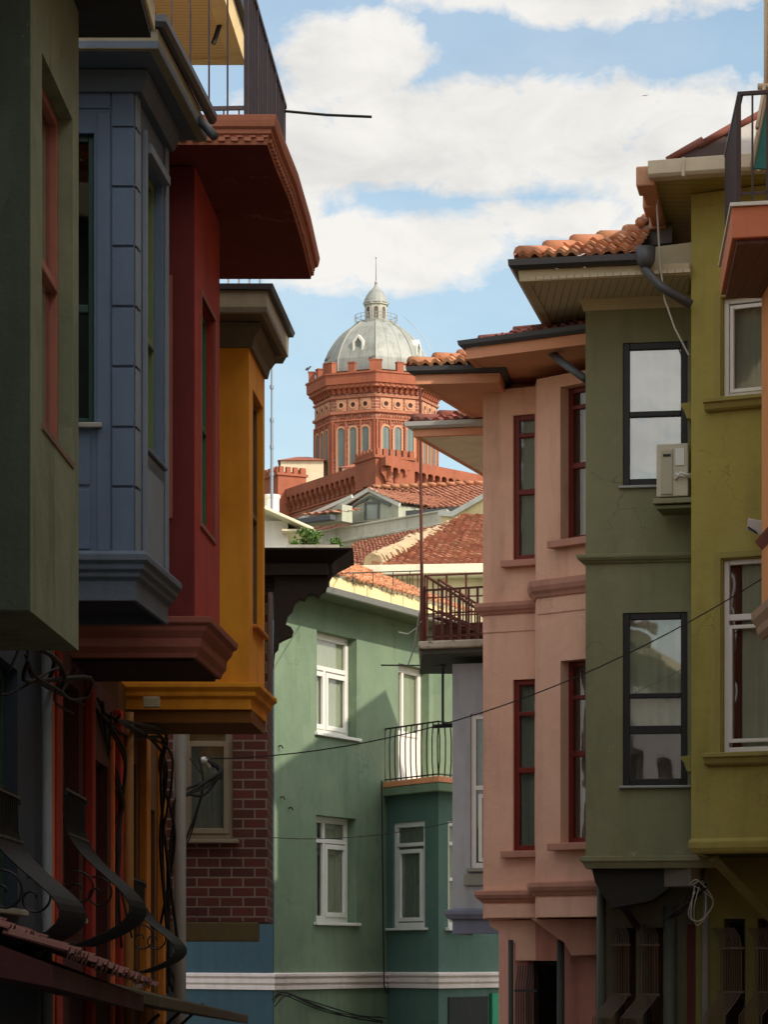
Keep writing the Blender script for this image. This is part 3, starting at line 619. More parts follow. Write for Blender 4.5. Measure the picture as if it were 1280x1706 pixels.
# ================================================================= FAR GREEN HOUSE AND LAVENDER HOUSE
GFP=paint('mint_green_plaster',(116,135,110),.85,.6,streak=.5,bump=.25,dark=(88,110,94),wear=.8); TEAL=paint('blue_shade_plaster',(54,80,92),.85,.3,streak=.3,bump=.25)  # the blue is the side wall's bluish shade put into its colour
SAL=paint('salmon_slab',(226,150,110),.8,.3); MOLD=paint('lilac_white_moulding',(232,218,214),.7,.25,streak=.25)
h6=thing('plaster_house','sunlit mint green house closing the street, with a small balcony and white windows','house',(-.5,44,GZ(44)))
K=P(457,43); E=P(722,48.35); A0=P(240,45.6)
fb=Frame(K,E); fa=Frame(A0,K)
def zB(v,u): return ZV(v,fb.Y(fb.su(u)))
w1=(fb.su(528),fb.su(594.5),zB(1224,558),zB(1056,558)); w2=(fb.su(527),fb.su(593.5),zB(1536,558),zB(1360,558))
dr=(fb.su(664),fb.su(715),zB(1302,680),zB(1108,680))
ztop=zB(990,500)
mb=MB(); shell(mb,[A0,K,E,P(800,48.6),(2.5,54),(-4,54)],GZ(44)-.4,ztop,{1:[w1,w2,dr]}); mb.build('main_wall',GFP,h6,bevel=.02)
MB().box(fa,0,fa.L-.004,.003,.02,GZ(44)-.3,ztop-.01).build('side_shade_skin',TEAL,h6)  # side wall skin, coloured for its shade
window(h6,fb,w1,.15,WHITE,.10,hb=[(.655,.07)],sash=[(.05,.40,.05,.62),(.43,.95,.05,.62)],vb=[(.40,0,.65,.07)],curtain=[(0,.98,CURT)],sill=(.08,.06,.05),sillmat=WHITE)
window(h6,fb,w2,.15,WHITE,.10,hb=[(.80-.03,.07)],vb=[(.40,0,1,.07)],sash=[(.43,.95,.05,.74)],curtain=[(0,.35,CURT),(.45,1,CURT)],sill=(.08,.06,.05),sillmat=WHITE)
o=window(h6,fb,dr,.15,WHITE,.11,hb=[(.42,.08)],vb=[(.40,.42,1,.07)],curtain=[(0,1,CURT)],name='balcony_door')
MB().box(fb,dr[0]+.1,dr[1]-.1,-.19,-.16,dr[2]+.08,dr[2]+.42*(dr[3]-dr[2])).build('door_panel',WHITE,o,bevel=.01)
# projecting lower bay carrying the balcony
C0=P(636,46.85);C1=P(731,45.35);C2=P(862,47.6)
fc=Frame(C0,C1); fd=Frame(C1,C2)
zcb=ZV(1318,45.6)
wc=(fc.su(655),fc.su(708),ZV(1545,46),ZV(1368,46)); wd2=(fd.su(747),fd.su(785),ZV(1545,46),ZV(1368,46))
mb=MB(); shell(mb,[C0,C1,C2,(C2[0],50),(C0[0]+.3,50)],GZ(44)-.4,zcb,{0:[wc],1:[wd2]}); mb.build('bay_wall',paint('shaded_bay_plaster',(84,112,104),.85,.4,streak=.4,dark=(72,100,90),wear=.6),h6,bevel=.02)  # same mint darkened: shade of the left facet painted over the whole bay
window(h6,fc,wc,.03,WHITE,.085,hb=[(.785,.06)],sash=[(.13,.87,.06,.74)],curtain=[(0,1,CURTG)],sill=(.1,.09,.04),sillmat=WHITE)
window(h6,fd,wd2,.03,WHITE,.085,hb=[(.785,.06),(.45,.05)],curtain=[(0,1,CURT)],sill=(.1,.08,.05),sillmat=WHITE)
bs=[P(630,46.7),P(731,44.95),P(800,46.2),(P(800,46.2)[0],48.3),(P(640,48)[0],48)]
MB().prism(bs,ZV(1320,45.5),ZV(1306,45.5)).build('balcony_slab',GFP,h6,bevel=.01)
MB().prism([(x,y-.02) for x,y in bs],ZV(1305.5,45.5),ZV(1296,45.5)).build('balcony_floor',SAL,h6,bevel=.006)
mb=MB(); zf=ZV(1296,45.5); zr=zf+.86
path=[P(634,46.75),P(731,45.1),P(760,45.6)]
for i in range(2):
    f=Frame(path[i],path[i+1]); n=max(2,int(f.L/.17))
    for j in range(n+1):
        s=j*f.L/n; b=.018
        mb.tube([f.pt(s,0,zf),f.pt(s,b,zf+.25),f.pt(s,.02,zf+.6),f.pt(s,0,zr)],.011,5)
    mb.box(f,0,f.L,-.012,.012,zr-.01,zr+.015); mb.box(f,0,f.L,-.01,.01,zf+.03,zf+.05)
f=Frame((path[0][0],path[0][1]+1.2),path[0])
for j in range(6): mb.tube([f.pt(j*.22,0,zf),f.pt(j*.22,0,zr)],.011,5)
mb.box(f,0,f.L,-.012,.012,zr-.01,zr+.015)
mb.build('balcony_railing',BLACKM,h6)
# white moulding round the whole foot
zm=ZV(1647,44.5)
pr=[(-.02,zm),(.05,zm),(.05,zm+.05),(.03,zm+.07),(.07,zm+.10),(.07,zm+.15),(.04,zm+.17),(.09,zm+.2),(.09,zm+.24),(-.02,zm+.26)]
for q in([A0,K,fb.pt(fb.su(641),0,0)[:2]],[C0,C1,C2]): MB().sweep(q,pr).build('string_moulding',MOLD,h6,bevel=.004)
# soffit, gutter, tiled edge
mb=MB(); mb.sweep([A0,K,E],[(-.3,ztop-.02),(.5,ztop-.02),(.52,ztop+.03),(-.3,ztop+.03)]); mb.build('soffit',paint('green_soffit',(96,112,88),.8,.3),h6)
mb=MB(); mb.sweep([A0,K,E],[(.52,ztop-.03),(.60,ztop-.03),(.64,ztop+.05),(.62,ztop+.06),(.52,ztop+.0)]); mb.build('gutter',LGREY,h6)
mb=MB(); f=Frame(fb.pt(0,.45,0)[:2],fb.pt(fb.L,.45,0)[:2])
for j in range(13):
    s=j*f.L/13; mb.box(f,s+.008,s+f.L/13-.008,-.1,.02+.006*(j%3),ztop+.07,ztop+.27)
mb.build('eave_boards',paint('cream_eave_board',(228,212,160),.8,.35,streak=.4),h6,bevel=.008)
mb=MB(); e0=fb.pt(-.1,.5,ztop+.27); e1=fb.pt(fb.L+.6,.5,ztop+.27)
t0=fb.pt(4.7,-1.6,ztop+1.15); t1=fb.pt(fb.L+.6,-1.6,ztop+1.15)
tiles(mb,[e0,e1,t1,t0],.14,.24,.026,.02); mb.build('roof_tiles',TILE,h6)
mb=MB(); mb.prism([K,E,fb.pt(fb.L,-2.2,0)[:2],fb.pt(0,-2.2,0)[:2]],ztop,ztop+.22); mb.build('roof',TILE,h6)
mb=MB()
for (u,v) in((464,1243),(467,1328),(481,1346)): s=fb.su(u); zz=zB(v,u); mb.tube([fb.pt(s,0,zz),fb.pt(s,.05,zz+.01),fb.pt(s+.03,.06,zz-.03)],.012,5)
mb.build('wall_hooks',BLACKM,h6)
MB().box(fd,fd.su(826)-.2,fd.su(850),.01,.05,-2,ZV(1655,46)).build('green_door',paint('emerald_door',(40,150,110),.6,.2),h6)
MB().box(fd,.3,fd.su(824)-.25,.004,.02,-2,ZV(1660,46)).build('dark_opening',paint('dark_shutter',(30,34,32),.7,.2),h6)

# ---- lavender house behind the pink one
LAV=paint('lavender_plaster',(168,168,172),.85,.35,streak=.4,bump=.2)
h7=thing('plaster_house','narrow pale lavender grey house squeezed beside the pink one, with a rusty roof terrace','house',(1.3,38,GZ(38)))
A=P(754,38.0);B=(3.2,37.3); ff=Frame(A,B)
zs=ZV(1086,38); zb=ZV(1520,38)
hw=(ff.su(784),ff.su(826),ZV(1446,38),ZV(1190,38))
mb=MB(); shell(mb,[A,B,(3.2,41),(A[0]+.45,41)],zb,zs-.16,{0:[hw]}); mb.build('wall',LAV,h7,bevel=.01)
window(h7,ff,hw,.03,WHITE,.07,hb=[(.52,.06)],sash=[(.3,.9,.04,.48)],sill=(.04,.09,.05),sillmat=STONE,curtain=[(0,1,CURTG)])
mb=MB(); mb.sweep([(A[0]+.3,39.8),A,B],[(-.02,zb-.28),(.0,zb-.28),(.0,zb-.1),(.06,zb-.08),(.10,zb-.02),(.10,zb+.03),(-.02,zb+.06)]); mb.build('base_cornice',paint('lavender_stone',(120,124,142),.85,.5,streak=.4),h7,bevel=.006)
MB().box(ff,ff.su(774),ff.su(830),.0,.05,ZV(1475,38),ZV(1455,38)).build('stone_block',STONE,h7,bevel=.01)
mb=MB(); shell(mb,[P(866,39),(3.0,38.5),(3.0,41),(P(866,39)[0],41)],GZ(40)-.3,zb-.2); mb.build('ground_floor_wall',LAV,h7)
tp=[P(697,37.6),(2.2,37.0),(2.2,40.4),P(700,40.4)]
MB().prism(tp,zs,ZV(1068,37.6)).build('terrace_slab',paint('weathered_concrete',(190,178,160),.9,.6,streak=.6,chips=1.2,chipcol=(110,92,78),bump=.6),h7,bevel=.02)
MB().prism([(tp[0][0]+.05,37.7),(2.1,37.1),(2.1,40.3),(tp[0][0]+.05,40.3)],zs-.06,zs-.002).build('slab_underside',paint('under_slab',(88,88,80),.9,.4),h7)
z0=ZV(1067,37.6); 
def rail(mb,f,z0,z1,step,r=.012,top=True,mid=()):
    n=max(1,int(round(f.L/step)))
    for j in range(n+1): s=j*f.L/n; mb.box(f,s-r,s+r,-r,r,z0,z1)
    mb.box(f,0,f.L,-r*1.3,r*1.3,z1,z1+.025); mb.box(f,0,f.L,-r,r,z0+.05,z0+.07)
    for m in mid: mb.box(f,0,f.L,-r,r,m,m+.018)
tr=thing('terrace_stair','rusty iron staircase and railing cluttering the concrete roof terrace','railing',(1.0,37.7,z0))
mb=MB(); rail(mb,Frame(P(708,37.75),(1.9,37.1)),z0,z0+.66,.13,mid=(z0+.35,)); mb.build('front_railing',RUST,tr)
mb=MB(); rail(mb,Frame(P(706,39.8),P(708,37.75)),z0,z0+.7,.2); mb.build('side_railing',RUST,tr)
mb=MB(); rail(mb,Frame(P(712,39.2),(1.9,38.8)),z0,z0+1.05,.26,mid=(z0+.75,z0+.5)); mb.build('rear_railing',RUST,tr)
F2=Frame(P(708,38.1),P(820,37.7)); mb=MB()
za,zbn=z0+.92,z0+.3
for off in(0,-.45):
    mb.tube([F2.pt(0,off,za),F2.pt(F2.L,off,zbn)],.02,6); mb.tube([F2.pt(0,off,za-.42),F2.pt(F2.L,off,zbn-.42+.2)],.016,6)
    for j in range(9): s=j*F2.L/8; t=za+(zbn-za)*j/8; mb.tube([F2.pt(s,off,t),F2.pt(s,off,max(z0,t-.75))],.011,5)
mb.build('stair_handrail',RUST,tr)
mb=MB()
for j in range(6): s=.1+j*.14; mb.box(F2,s,s+.12,-.42,-.03,z0+.34-j*.055,z0+.36-j*.055)
mb.build('stair_treads',RUST,tr)
mb=MB(); mb.box(F2,-.02,F2.L*.8,-.5,-.3,z0+.02,z0+.3); mb.build('metal_trough',RUST,tr,bevel=.01)
MB().tube([P(702,37.7)+(z0-.12,),P(703,37.7)+(ZV(960,37.7),),P(700,37.7)+(ZV(640,37.7),)],.028,8,.016).build('post',RUST,tr) 
tag(tr,'rusty iron staircase, railing and tall post on the concrete roof terrace','railing')
ra=thing('handrail','thin black handrail running left from the rusty post above the green roof','railing',(.3,40,ZV(960,40)))
mb=MB(); mb.tube([P(568,44)+(ZV(955,44),),P(702,38)+(ZV(951,38),)],.009,6)
for t in(.15,.4,.65,.86):
    u=568+134*t; Y=44-6*t; mb.tube([P(u,Y)+(ZV(955-4*t,Y),),P(u,Y)+(ZV(955-4*t,Y)-.2,)],.006,5)
mb.build('rail',BLACKM,ra)
mb=MB(); mb.tube([P(738,39)+(ZV(1100,39),),P(738,39)+(ZV(1210,39),)],.02,6); mb.tube([P(636,41)+(ZV(1108,41),),P(742,38.9)+(ZV(1109,38.9),)],.013,6); mb.tube([P(722,39)+(ZV(1210,39),),P(760,39)+(ZV(1208,39),)],.03,6)
tag(mb.build('iron_rod',BLACKM),'black iron rod and post hanging below the concrete terrace slab','metal frame')
MB_=MB(); 
MB_.tube([P(699,37.6)+(ZV(1020,37.6),),P(690,38)+(ZV(1080,38),),P(680,40)+(ZV(1108,40),)],.01,5); MB_.tube([P(665,40)+(ZV(1053,40),),P(680,39)+(ZV(1056,39),),P(695,38)+(ZV(1046,38),),P(702,37.6)+(ZV(1035,37.6),)],.009,5)
tag(MB_.build('loose_cable',CABLEW),'thin pale cable dangling from the terrace corner past the balcony door','cable')
# ================================================================= BACKGROUND ROOFS
def P3(u,v,Y): return (XU(u,Y),Y,ZV(v,Y))
def rayplane(u,v,a,b,c):
    a,b,c=Vector(a),Vector(b),Vector(c); N=(b-a).cross(c-a); o=Vector((0,0,CAMZ)); d=Vector(((u-U0)/FPX,1,(VH-v)/FPX))
    t=(a-o).dot(N)/d.dot(N); return tuple(o+d*t)
ROOFC=tilemat('field_tile',[(158,100,74),(144,88,66),(172,118,92),(130,80,60),(162,106,80)],.3,(150,116,90))
RIDGE=paint('mortar_ridge',(178,156,124),.9,.5,chips=1,chipcol=(160,120,90),bump=.8)
h8=thing('tiled_house','house with the broad red tiled hip roof and thick cream mortared ridge behind the terrace','house',(2,57,GZ(57)))
Fp=P3(622,941,55); Lb=P3(548,958,56.4); Tp=P3(772,878,60); Rp=P3(930,958,54.6); T2=(Tp[0]+4.5,Tp[1]-.3,Tp[2])
Tl=rayplane(592,908,Lb,Fp,Tp); Tm=rayplane(735,879,Lb,Fp,Tp)
mb=MB(); tiles(mb,[Fp,Rp,T2,Tp],.14,.18,.013,.032,seed=3,fine=5); tiles(mb,[Lb,Fp,Tp,Tm,Tl],.14,.18,.013,.032,seed=4,fine=5); mb.build('roof_tiles',ROOFC,h8)
mb=MB(); q0=Vector(Fp);q1=Vector(Tp); rnd=random.Random(5); n=60
for i in range(n):
    a=q0+(q1-q0)*(i/n)+Vector((0,0,.07)); b_=Vector((0,0,.07))+q0+(q1-q0)*((i+1.25)/n); w=rnd.uniform(.09,.16); o=Vector((rnd.uniform(-.13,.13),0,rnd.uniform(-.02,.03)))
    mb.tube([a+o,(a+b_)/2+o+Vector((0,0,.03)),b_+o],w,8,w*.8)
mb.tube([q0+Vector((0,0,.03)),q1+Vector((0,0,.03))],.2,8); mb.build('ridge',RIDGE,h8)
mb=MB(); pa=[(Lb[0]-.1,Lb[1]),(Fp[0]-.3,Fp[1]-.02),(Fp[0]+.15,Fp[1]-.12),(Rp[0],Rp[1]-.1)]
mb.sweep(pa,[(-.3,Fp[2]-.26),(.0,Fp[2]-.26),(.1,Fp[2]-.2),(.1,Fp[2]-.03),(-.3,Fp[2]-.02)]); mb.build('eave_cornice',paint('pale_cream_cornice',(232,222,196),.75,.3,streak=.3),h8,bevel=.01)
mb=MB(); shell(mb,[(pa[0][0]+.2,pa[0][1]+.25),(Fp[0],Fp[1]+.2),(Rp[0],Rp[1]+.2),(Rp[0],62),(pa[0][0]+.2,62)],GZ(57)-.5,Fp[2]-.2); mb.build('wall',CREAM,h8)
gf=Frame(P(578,54.5),P(705,54.0)); mb=MB()
for j in range(16): s=j*gf.L/15; mb.box(gf,s-.008,s+.008,0,.02,Fp[2]-.75,Fp[2]-.32)
mb.box(gf,0,gf.L,-.01,.03,Fp[2]-.33,Fp[2]-.30); mb.build('parapet_railing',RUST,h8)

# grey gabled house
GRY=paint('sage_grey_render',(168,170,152),.85,.35,streak=.4); LED=paint('pale_fascia',(206,206,196),.7,.3,streak=.3); DKF=paint('dark_grey_trim',(96,100,96),.7,.3)
h9=thing('gabled_house','pale grey house with a small timber framed gable above a long stone parapet','house',(-.5,90,GZ(90)))
F=Frame(P(478,92),P(742,86.5)); zt=ZV(853,86.8)
mb=MB(); shell(mb,[F.pt(-2,0,0)[:2],F.pt(F.L,0,0)[:2],P(900,86),(8,100),(-8,100)],GZ(90)-1,zt-.6); mb.build('wall',paint('cream_grey_wall',(186,182,160),.85,.45,streak=.5),h9)
mb=MB(); mb.sweep([F.pt(-2,0,0)[:2],F.pt(F.L,0,0)[:2],P(760,88)],[(-.3,zt-.6),(.02,zt-.6),(.02,zt-.5),(.14,zt-.46),(.14,zt-.38),(.03,zt-.36),(.03,zt-.04),(.08,zt-.03),(.08,zt+.02),(-.3,zt+.02)]); mb.build('stone_parapet',paint('pale_parapet_stone',(196,192,176),.85,.5,streak=.5),h9,bevel=.01)
G=Frame(P(560,91),P(672,88.7)); ga=lambda u,v:G.at(u,v)
pts=[ga(571,872),ga(664,866),ga(664,842),ga(617,820),ga(571,852)]
MB().plate(G,pts,-3,0).build('gable_wall',GRY,h9)
mb=MB()
def bar2(mb,fr,a,b,w,n0,n1):
    a=Vector(a);b=Vector(b); d=(b-a).normalized(); p=Vector((-d.y,d.x))*w/2
    mb.plate(fr,[tuple(a-p),tuple(b-p),tuple(b+p),tuple(a+p)],n0,n1)
for a,b_ in(((579,868),(579,848)),((579,849),(617,828)),((617,828),(652,842)),((610,866),(610,830)),((632,864),(632,834)),((610,838),(632,838))):
    bar2(mb,G,ga(*a),ga(*b_),.07,0.0,.05+.003*(a[0]%5))
mb.build('gable_frame',DKF,h9)
MB().plate(G,[ga(612,865),ga(630,864),ga(630,840),ga(612,840)],.0,.02).build('window',paint('milky_pane',(150,158,150),.3,.2,bump=0),h9)
mb=MB(); bar2(mb,G,ga(558,850),ga(618,815),.12,.0,.08); bar2(mb,G,ga(616,815),ga(668,841),.12,.001,.082); mb.build('bargeboard',LED,h9)
mb=MB(); 
a=G.pt(ga(617,812)[0],.12,ga(617,812)[1]); b_=G.pt(ga(668,838)[0],.12,ga(668,838)[1]); c_=G.pt(ga(668,838)[0]+.2,-7,ga(668,838)[1]); d_=G.pt(ga(617,812)[0],-7,ga(617,812)[1])
tiles(mb,[b_,c_,d_,a],.18,.3,.03,.03,seed=8,fine=4)
a2=G.pt(ga(558,847)[0],.12,ga(558,847)[1]); c2=G.pt(ga(558,847)[0],-7,ga(558,847)[1]); tiles(mb,[c2,a2,a,d_],.18,.3,.03,.03,seed=9,fine=4)
tiles(mb,[P3(664,850,90),P3(900,842,88),P3(900,802,97),P3(640,806,98)],.2,.32,.035,.04,seed=10,fine=4)
mb.build('roof_tiles',ROOFC,h9)
mb=MB(); hump(mb,P3(622,812,96.8),P3(900,800,96.5),.07,.3,lift=0); mb.build('ridge',TILE,h9,smooth=True)
bg=Frame(P(664,89.5),P(900,87.5)); MB().box(bg,0,bg.L,0,.3,ZV(854,88.5),ZV(846,88.5)).build('gutter',GREYM,h9)
# left wing
mb=MB(); W=Frame(P(478,90.5),P(575,89)); wa=lambda u,v:W.at(u,v)
bar2(mb,W,wa(486,872),wa(588,827),.10,.0,.06); mb.build('wing_bargeboard',LED,h9)
MB().plate(W,[wa(488,876),wa(570,868),wa(570,840)],-.5,0).build('wing_gable',GRY,h9)
mb=MB(); tiles(mb,[W.pt(wa(512,863)[0],.35,wa(512,863)[1]),W.pt(wa(570,858)[0],.35,wa(570,858)[1]),W.pt(wa(572,846)[0],-1,wa(572,844)[1]),W.pt(wa(540,846)[0],-1,wa(540,846)[1])],.3,.35,.05,.03,fine=4); mb.build('wing_tiles',ROOFC,h9)
MB().box(W,wa(508,0)[0],wa(570,0)[0],.3,.55,wa(540,873)[1],wa(540,864)[1]).build('wing_gutter',GREYM,h9,bevel=.02)
# cream gable wall on the right
ha=thing('cream_house','pale yellow stepped gable wall rising between the grey house and the broad tiled roof','house',(3,76,GZ(76)))
C_=Frame(P(735,78),P(900,76)); ca=lambda u,v:C_.at(u,v)
MB().plate(C_,[ca(735,1100),ca(900,1100),ca(900,776),ca(803,830),ca(757,858),ca(735,856)],-3,0).build('gable_wall',paint('pale_yellow_wall',(226,208,158),.85,.4,streak=.5),ha,bevel=.02)
mb=MB(); bar2(mb,C_,ca(733,855),ca(758,857),.14,-.1,.08); bar2(mb,C_,ca(756,857),ca(900,774),.14,-.1,.083); mb.build('coping',LED,ha)

# white annex with chimney and mast
hb=thing('white_house','small white house with a sloping canopy edge just above the dark carved eave','house',(-1.9,52,GZ(52)))
F=Frame(P(400,50),P(480,50)); mb=MB(); shell(mb,[P(380,50),P(480,50),P(483,54),P(380,54)],GZ(50)-.5,ZV(868,50)); mb.build('wall',paint('white_render',(236,230,220),.8,.25,streak=.3),hb)
mb=MB(); ff=lambda u,v:F.at(u,v); bar2(mb,F,ff(395,832),ff(523,888),.05,-3,.5); mb.build('canopy_roof',paint('cream_metal',(226,216,186),.5,.25,streak=.3),hb,bevel=.01)
mb=MB(); mb.prism([P(470,49.6),P(519,49.6),P(519,53),P(470,53)],ZV(890,50),ZV(887,50)); mb.build('canopy_board',paint('canopy_cream',(214,202,168),.7,.3),hb)
mb=MB(); mb.lathe(XU(452,51),51,[(.14,ZV(880,51)),(.14,ZV(832,51)),(.16,ZV(830,51)),(.16,ZV(825,51))],20); mb.build('chimney',paint('white_chimney',(222,220,212),.7,.25,streak=.4),hb,smooth=False,bevel=.01)
am=thing('antenna_mast','thin grey steel mast standing in the gap right of the yellow house','mast',(XU(453,50.4),50.4,ZV(862,50.4)))
mb=MB(); x=XU(453,50.4); mb.tube([(x,50.4,ZV(862,50.4)),(x,50.4,ZV(700,50.4))],.026,8); mb.tube([(x,50.4,ZV(700,50.4)),(x,50.4,ZV(608,50.4))],.018,8)
for v in(645,700,745,790): mb.tube([(x,50.4,ZV(v+3,50.4)),(x,50.4,ZV(v-3,50.4))],.036,8)
mb.build('pole',metal('mast_steel',(120,128,140),.5),am); mb=MB(); mb.lathe(x,50.4,[(.01,ZV(610,50.4)),(.045,ZV(603,50.4)),(.05,ZV(600,50.4)),(.01,ZV(594,50.4))],10); mb.build('finial',metal('mast_steel',(120,128,140)),am)

# plants on the roof edge
LEAF=paint('leaf_green',(92,118,58),.6,.5,scale=6,bump=0,streak=.2,dark=(50,84,30))
def bush(name,label,cx,cy,z,rx,rz,n,seed):
    t=thing(name,label,'plant',(cx,cy,z)); rnd=random.Random(seed); mb=MB(); st=MB()
    for k in range(9):
        a=rnd.uniform(0,6.28); r=rnd.uniform(.2,.9)*rx; tip=(cx+math.cos(a)*r,cy+math.sin(a)*r*.7,z+rz*rnd.uniform(.5,1.9)); st.tube([(cx+math.cos(a)*.06,cy,z),((cx+tip[0])/2,cy,z+rz*.7),tip],.008,4)
        for j in range(n//9):
            p=Vector(tip)+Vector((rnd.gauss(0,rx*.2),rnd.gauss(0,rx*.2),rnd.gauss(0,rz*.28))); s=rnd.uniform(.02,.05)
            d=Vector((rnd.uniform(-1,1),rnd.uniform(-1,1),rnd.uniform(-.3,.8))).normalized(); e=d.cross(Vector((rnd.uniform(-1,1),rnd.uniform(-1,1),rnd.uniform(-1,1)))).normalized()*s*.55
            mb.add([p-d*s,p+e,p+d*s,p-e],[(0,1,2,3)])
    st.build('stem',paint('plant_stem',(80,70,40),.8,.2,bump=0),t); mb.build('foliage',LEAF,t,fix=False); return t
zp=ZV(915,48)
bush('leafy_shrub','green leafy shrub growing behind the dark eave beside the white house',XU(514,48),48,zp,.24,.15,700,1)
bush('small_shrub','small sparse sprig of leaves to the right of the leafy shrub',XU(560,48),48,zp,.08,.10,160,2)
bush('low_shrub','low shrub half hidden by the dark eave, left of the leafy shrub',XU(490,49),49,zp,.14,.14,240,3)
pl_=thing('roof_terrace','concrete roof ledge carrying the shrubs behind the dark eave','ledge',(-1.3,48.6,zp-.3))
MB().prism([P(478,47.4),P(566,47.4),P(566,50),P(484,51)],zp-.3,zp-.01).build('ledge_slab',STONE,pl_)

# ================================================================= RED BRICK SCHOOL WITH DOMED TOWER
SB=brickmat('school_brick',(152,88,64),(124,70,52),(178,140,116),.9,.30,.045,.5); SBO=paint('school_terracotta',(154,90,66),.85,.6,scale=.5,streak=.4,bump=.1)
SBL=paint('school_light_band',(168,108,82),.85,.5,scale=.5,streak=.3,bump=.1); SBP=paint('school_pale_stone',(186,138,108),.8,.3,scale=.15,bump=.1)
SW=paint('school_dark_pane',(104,116,112),.25,.3,scale=.3,bump=0)
sb=thing('school_building','great red brick school with battlements and a domed octagonal tower on the hilltop','school',(0,275,GZ(275)))
Yc=286.0; xc=XU(626.5,Yc-3); k=FPX/(Yc-5.5)
Z=lambda v: CAMZ+(VH-v)/k
def octp(R,rot=0): return [(xc+R*math.cos(math.radians(-90+45*i)),Yc+R*math.sin(math.radians(-90+45*i))) for i in range(8)]
R=6.08
mb=MB(); mb.prism(octp(R),38,Z(623)); mb.build('tower_wall',SB,sb)
mb=MB()
for vt,vb,o in((659,662,.18),(684,688,.22),(698,700,.12),(640,646,.55)):
    mb.sweep(octp(R),[(-.05,Z(vb)),(o,Z(vb)),(o,Z(vt)),(-.05,Z(vt))],closed=True)
mb.build('tower_band',SBL,sb)
mb=MB(); mb.sweep(octp(R),[(-.05,Z(652)),(.1,Z(652)),(.15,Z(648)),(.5,Z(641)),(.75,Z(640)),(.78,Z(625)),(.88,Z(624)),(.88,Z(621)),(.3,Z(621)),(-.05,Z(622))],closed=True); mb.build('tower_cornice',SBO,sb)
def archpts(s0,s1,z0,z1,n=8):
    r=(s1-s0)/2; c=(s0+s1)/2; return [(s0,z0),(s1,z0)]+[(c+r*math.cos(math.pi*i/n),z1-r+r*math.sin(math.pi*i/n)) for i in range(n+1)]
oc=octp(R); cb=MB(); pil=MB(); mer=MB(); rec=MB()
for i in (7,0,6,1,5,2):
    f=Frame(oc[i],oc[(i+1)%8]); L=f.L
    for j in range(8):                                  # corbels
        s=(j+.5)*L/8; cb.side(f,[(0,Z(656)),(.2,Z(655)),(.3,Z(650)),(.62,Z(645)),(.62,Z(640)),(0,Z(640))],s-.14,s+.14)
    for a,b_ in((0.0,.05),(.95,1.0),(.30,.34),(.64,.68)):
        pil.box(f,a*L+.01,b_*L-.01,0,.16,40,Z(700))
    pil.box(f,.07*L,.14*L,.0,.12,Z(760),Z(703)); pil.box(f,.86*L,.93*L,.0,.12,Z(760),Z(703))
    for c in(.22,.49,.77):
        w=.55
        s=c*L
        wo=MB() 
        o1=archpts(s-w,s+w,40,Z(708)); i1=archpts(s-w+.17,s+w-.17,40.05,Z(711)); wo.ring(f,o1,i1,0,.15); wm=wo.build('tower_window',SBP,sb)
        q=MB(); q.plate(f,i1,0,.05); q.box(f,s-.04,s+.04,.05,.09,41,Z(714)); 
        q.build('pane',SW,wm)
        rec.box(f,s-.55,s+.55,0,.08,Z(683),Z(664)); 
        q=MB(); n=12; q.ring(f,[(s+.42*math.cos(t*2*math.pi/n),Z(673.5)+.42*math.sin(t*2*math.pi/n)) for t in range(n)],[(s+.24*math.cos(t*2*math.pi/n),Z(673.5)+.24*math.sin(t*2*math.pi/n)) for t in range(n)],.08,.16); ro=q.build('round_window',SBP,sb)
        q=MB(); q.plate(f,[(s+.24*math.cos(t*2*math.pi/n),Z(673.5)+.24*math.sin(t*2*math.pi/n)) for t in range(n)],.08,.1); q.build('pane',paint('dark_hole',(60,40,34),.8,.1,bump=0),ro)
        for q_ in(-.4,-.13,.13,.4): pil.box(f,s+q_-.07,s+q_+.07,0,.08,Z(704),Z(690)) if False else pil.box(f,s+q_-.06,s+q_+.06,0,.07,Z(705),Z(692))
cb.build('tower_corbel',SBO,sb); pil.build('tower_pilaster',SBO,sb); rec.build('tower_panel',SBP,sb)
# merlons round the top
ot=octp(R+.62)
for i in range(8):
    f=Frame(ot[i],ot[(i+1)%8]); a=ot[i]; c0=Vector((xc,Yc)); d=(Vector(a)-c0).normalized()
    fc_=Frame((a[0]-d[0]*.2-(-d[1])*.62,a[1]-d[1]*.2-d[0]*.62),(a[0]-d[0]*.2+(-d[1])*.62,a[1]-d[1]*.2+d[0]*.62))
    for q in((fc_,.02,1.22,-.45,.18,604),(f,f.L/2-.33,f.L/2+.33,-.4,.1,606)):
        MB().box(q[0],q[1],q[2],q[3],q[4],Z(622),Z(q[5])).build('merlon',SBO,sb,bevel=.0) if 0 else None
        m_=MB(); a_,b2=q[1],q[2]; m_.sweep([q[0].pt(a_,q[4],0)[:2],q[0].pt(b2,q[4],0)[:2],q[0].pt(b2,q[3],0)[:2],q[0].pt(a_,q[3],0)[:2]],[(-.3,Z(622)),(0,Z(622)),(0,Z(q[5])),(.05,Z(q[5])+.01),(.05,Z(q[5]-2)),(-.3,Z(q[5]-2))],closed=True); m_.build('merlon',SBO,sb)
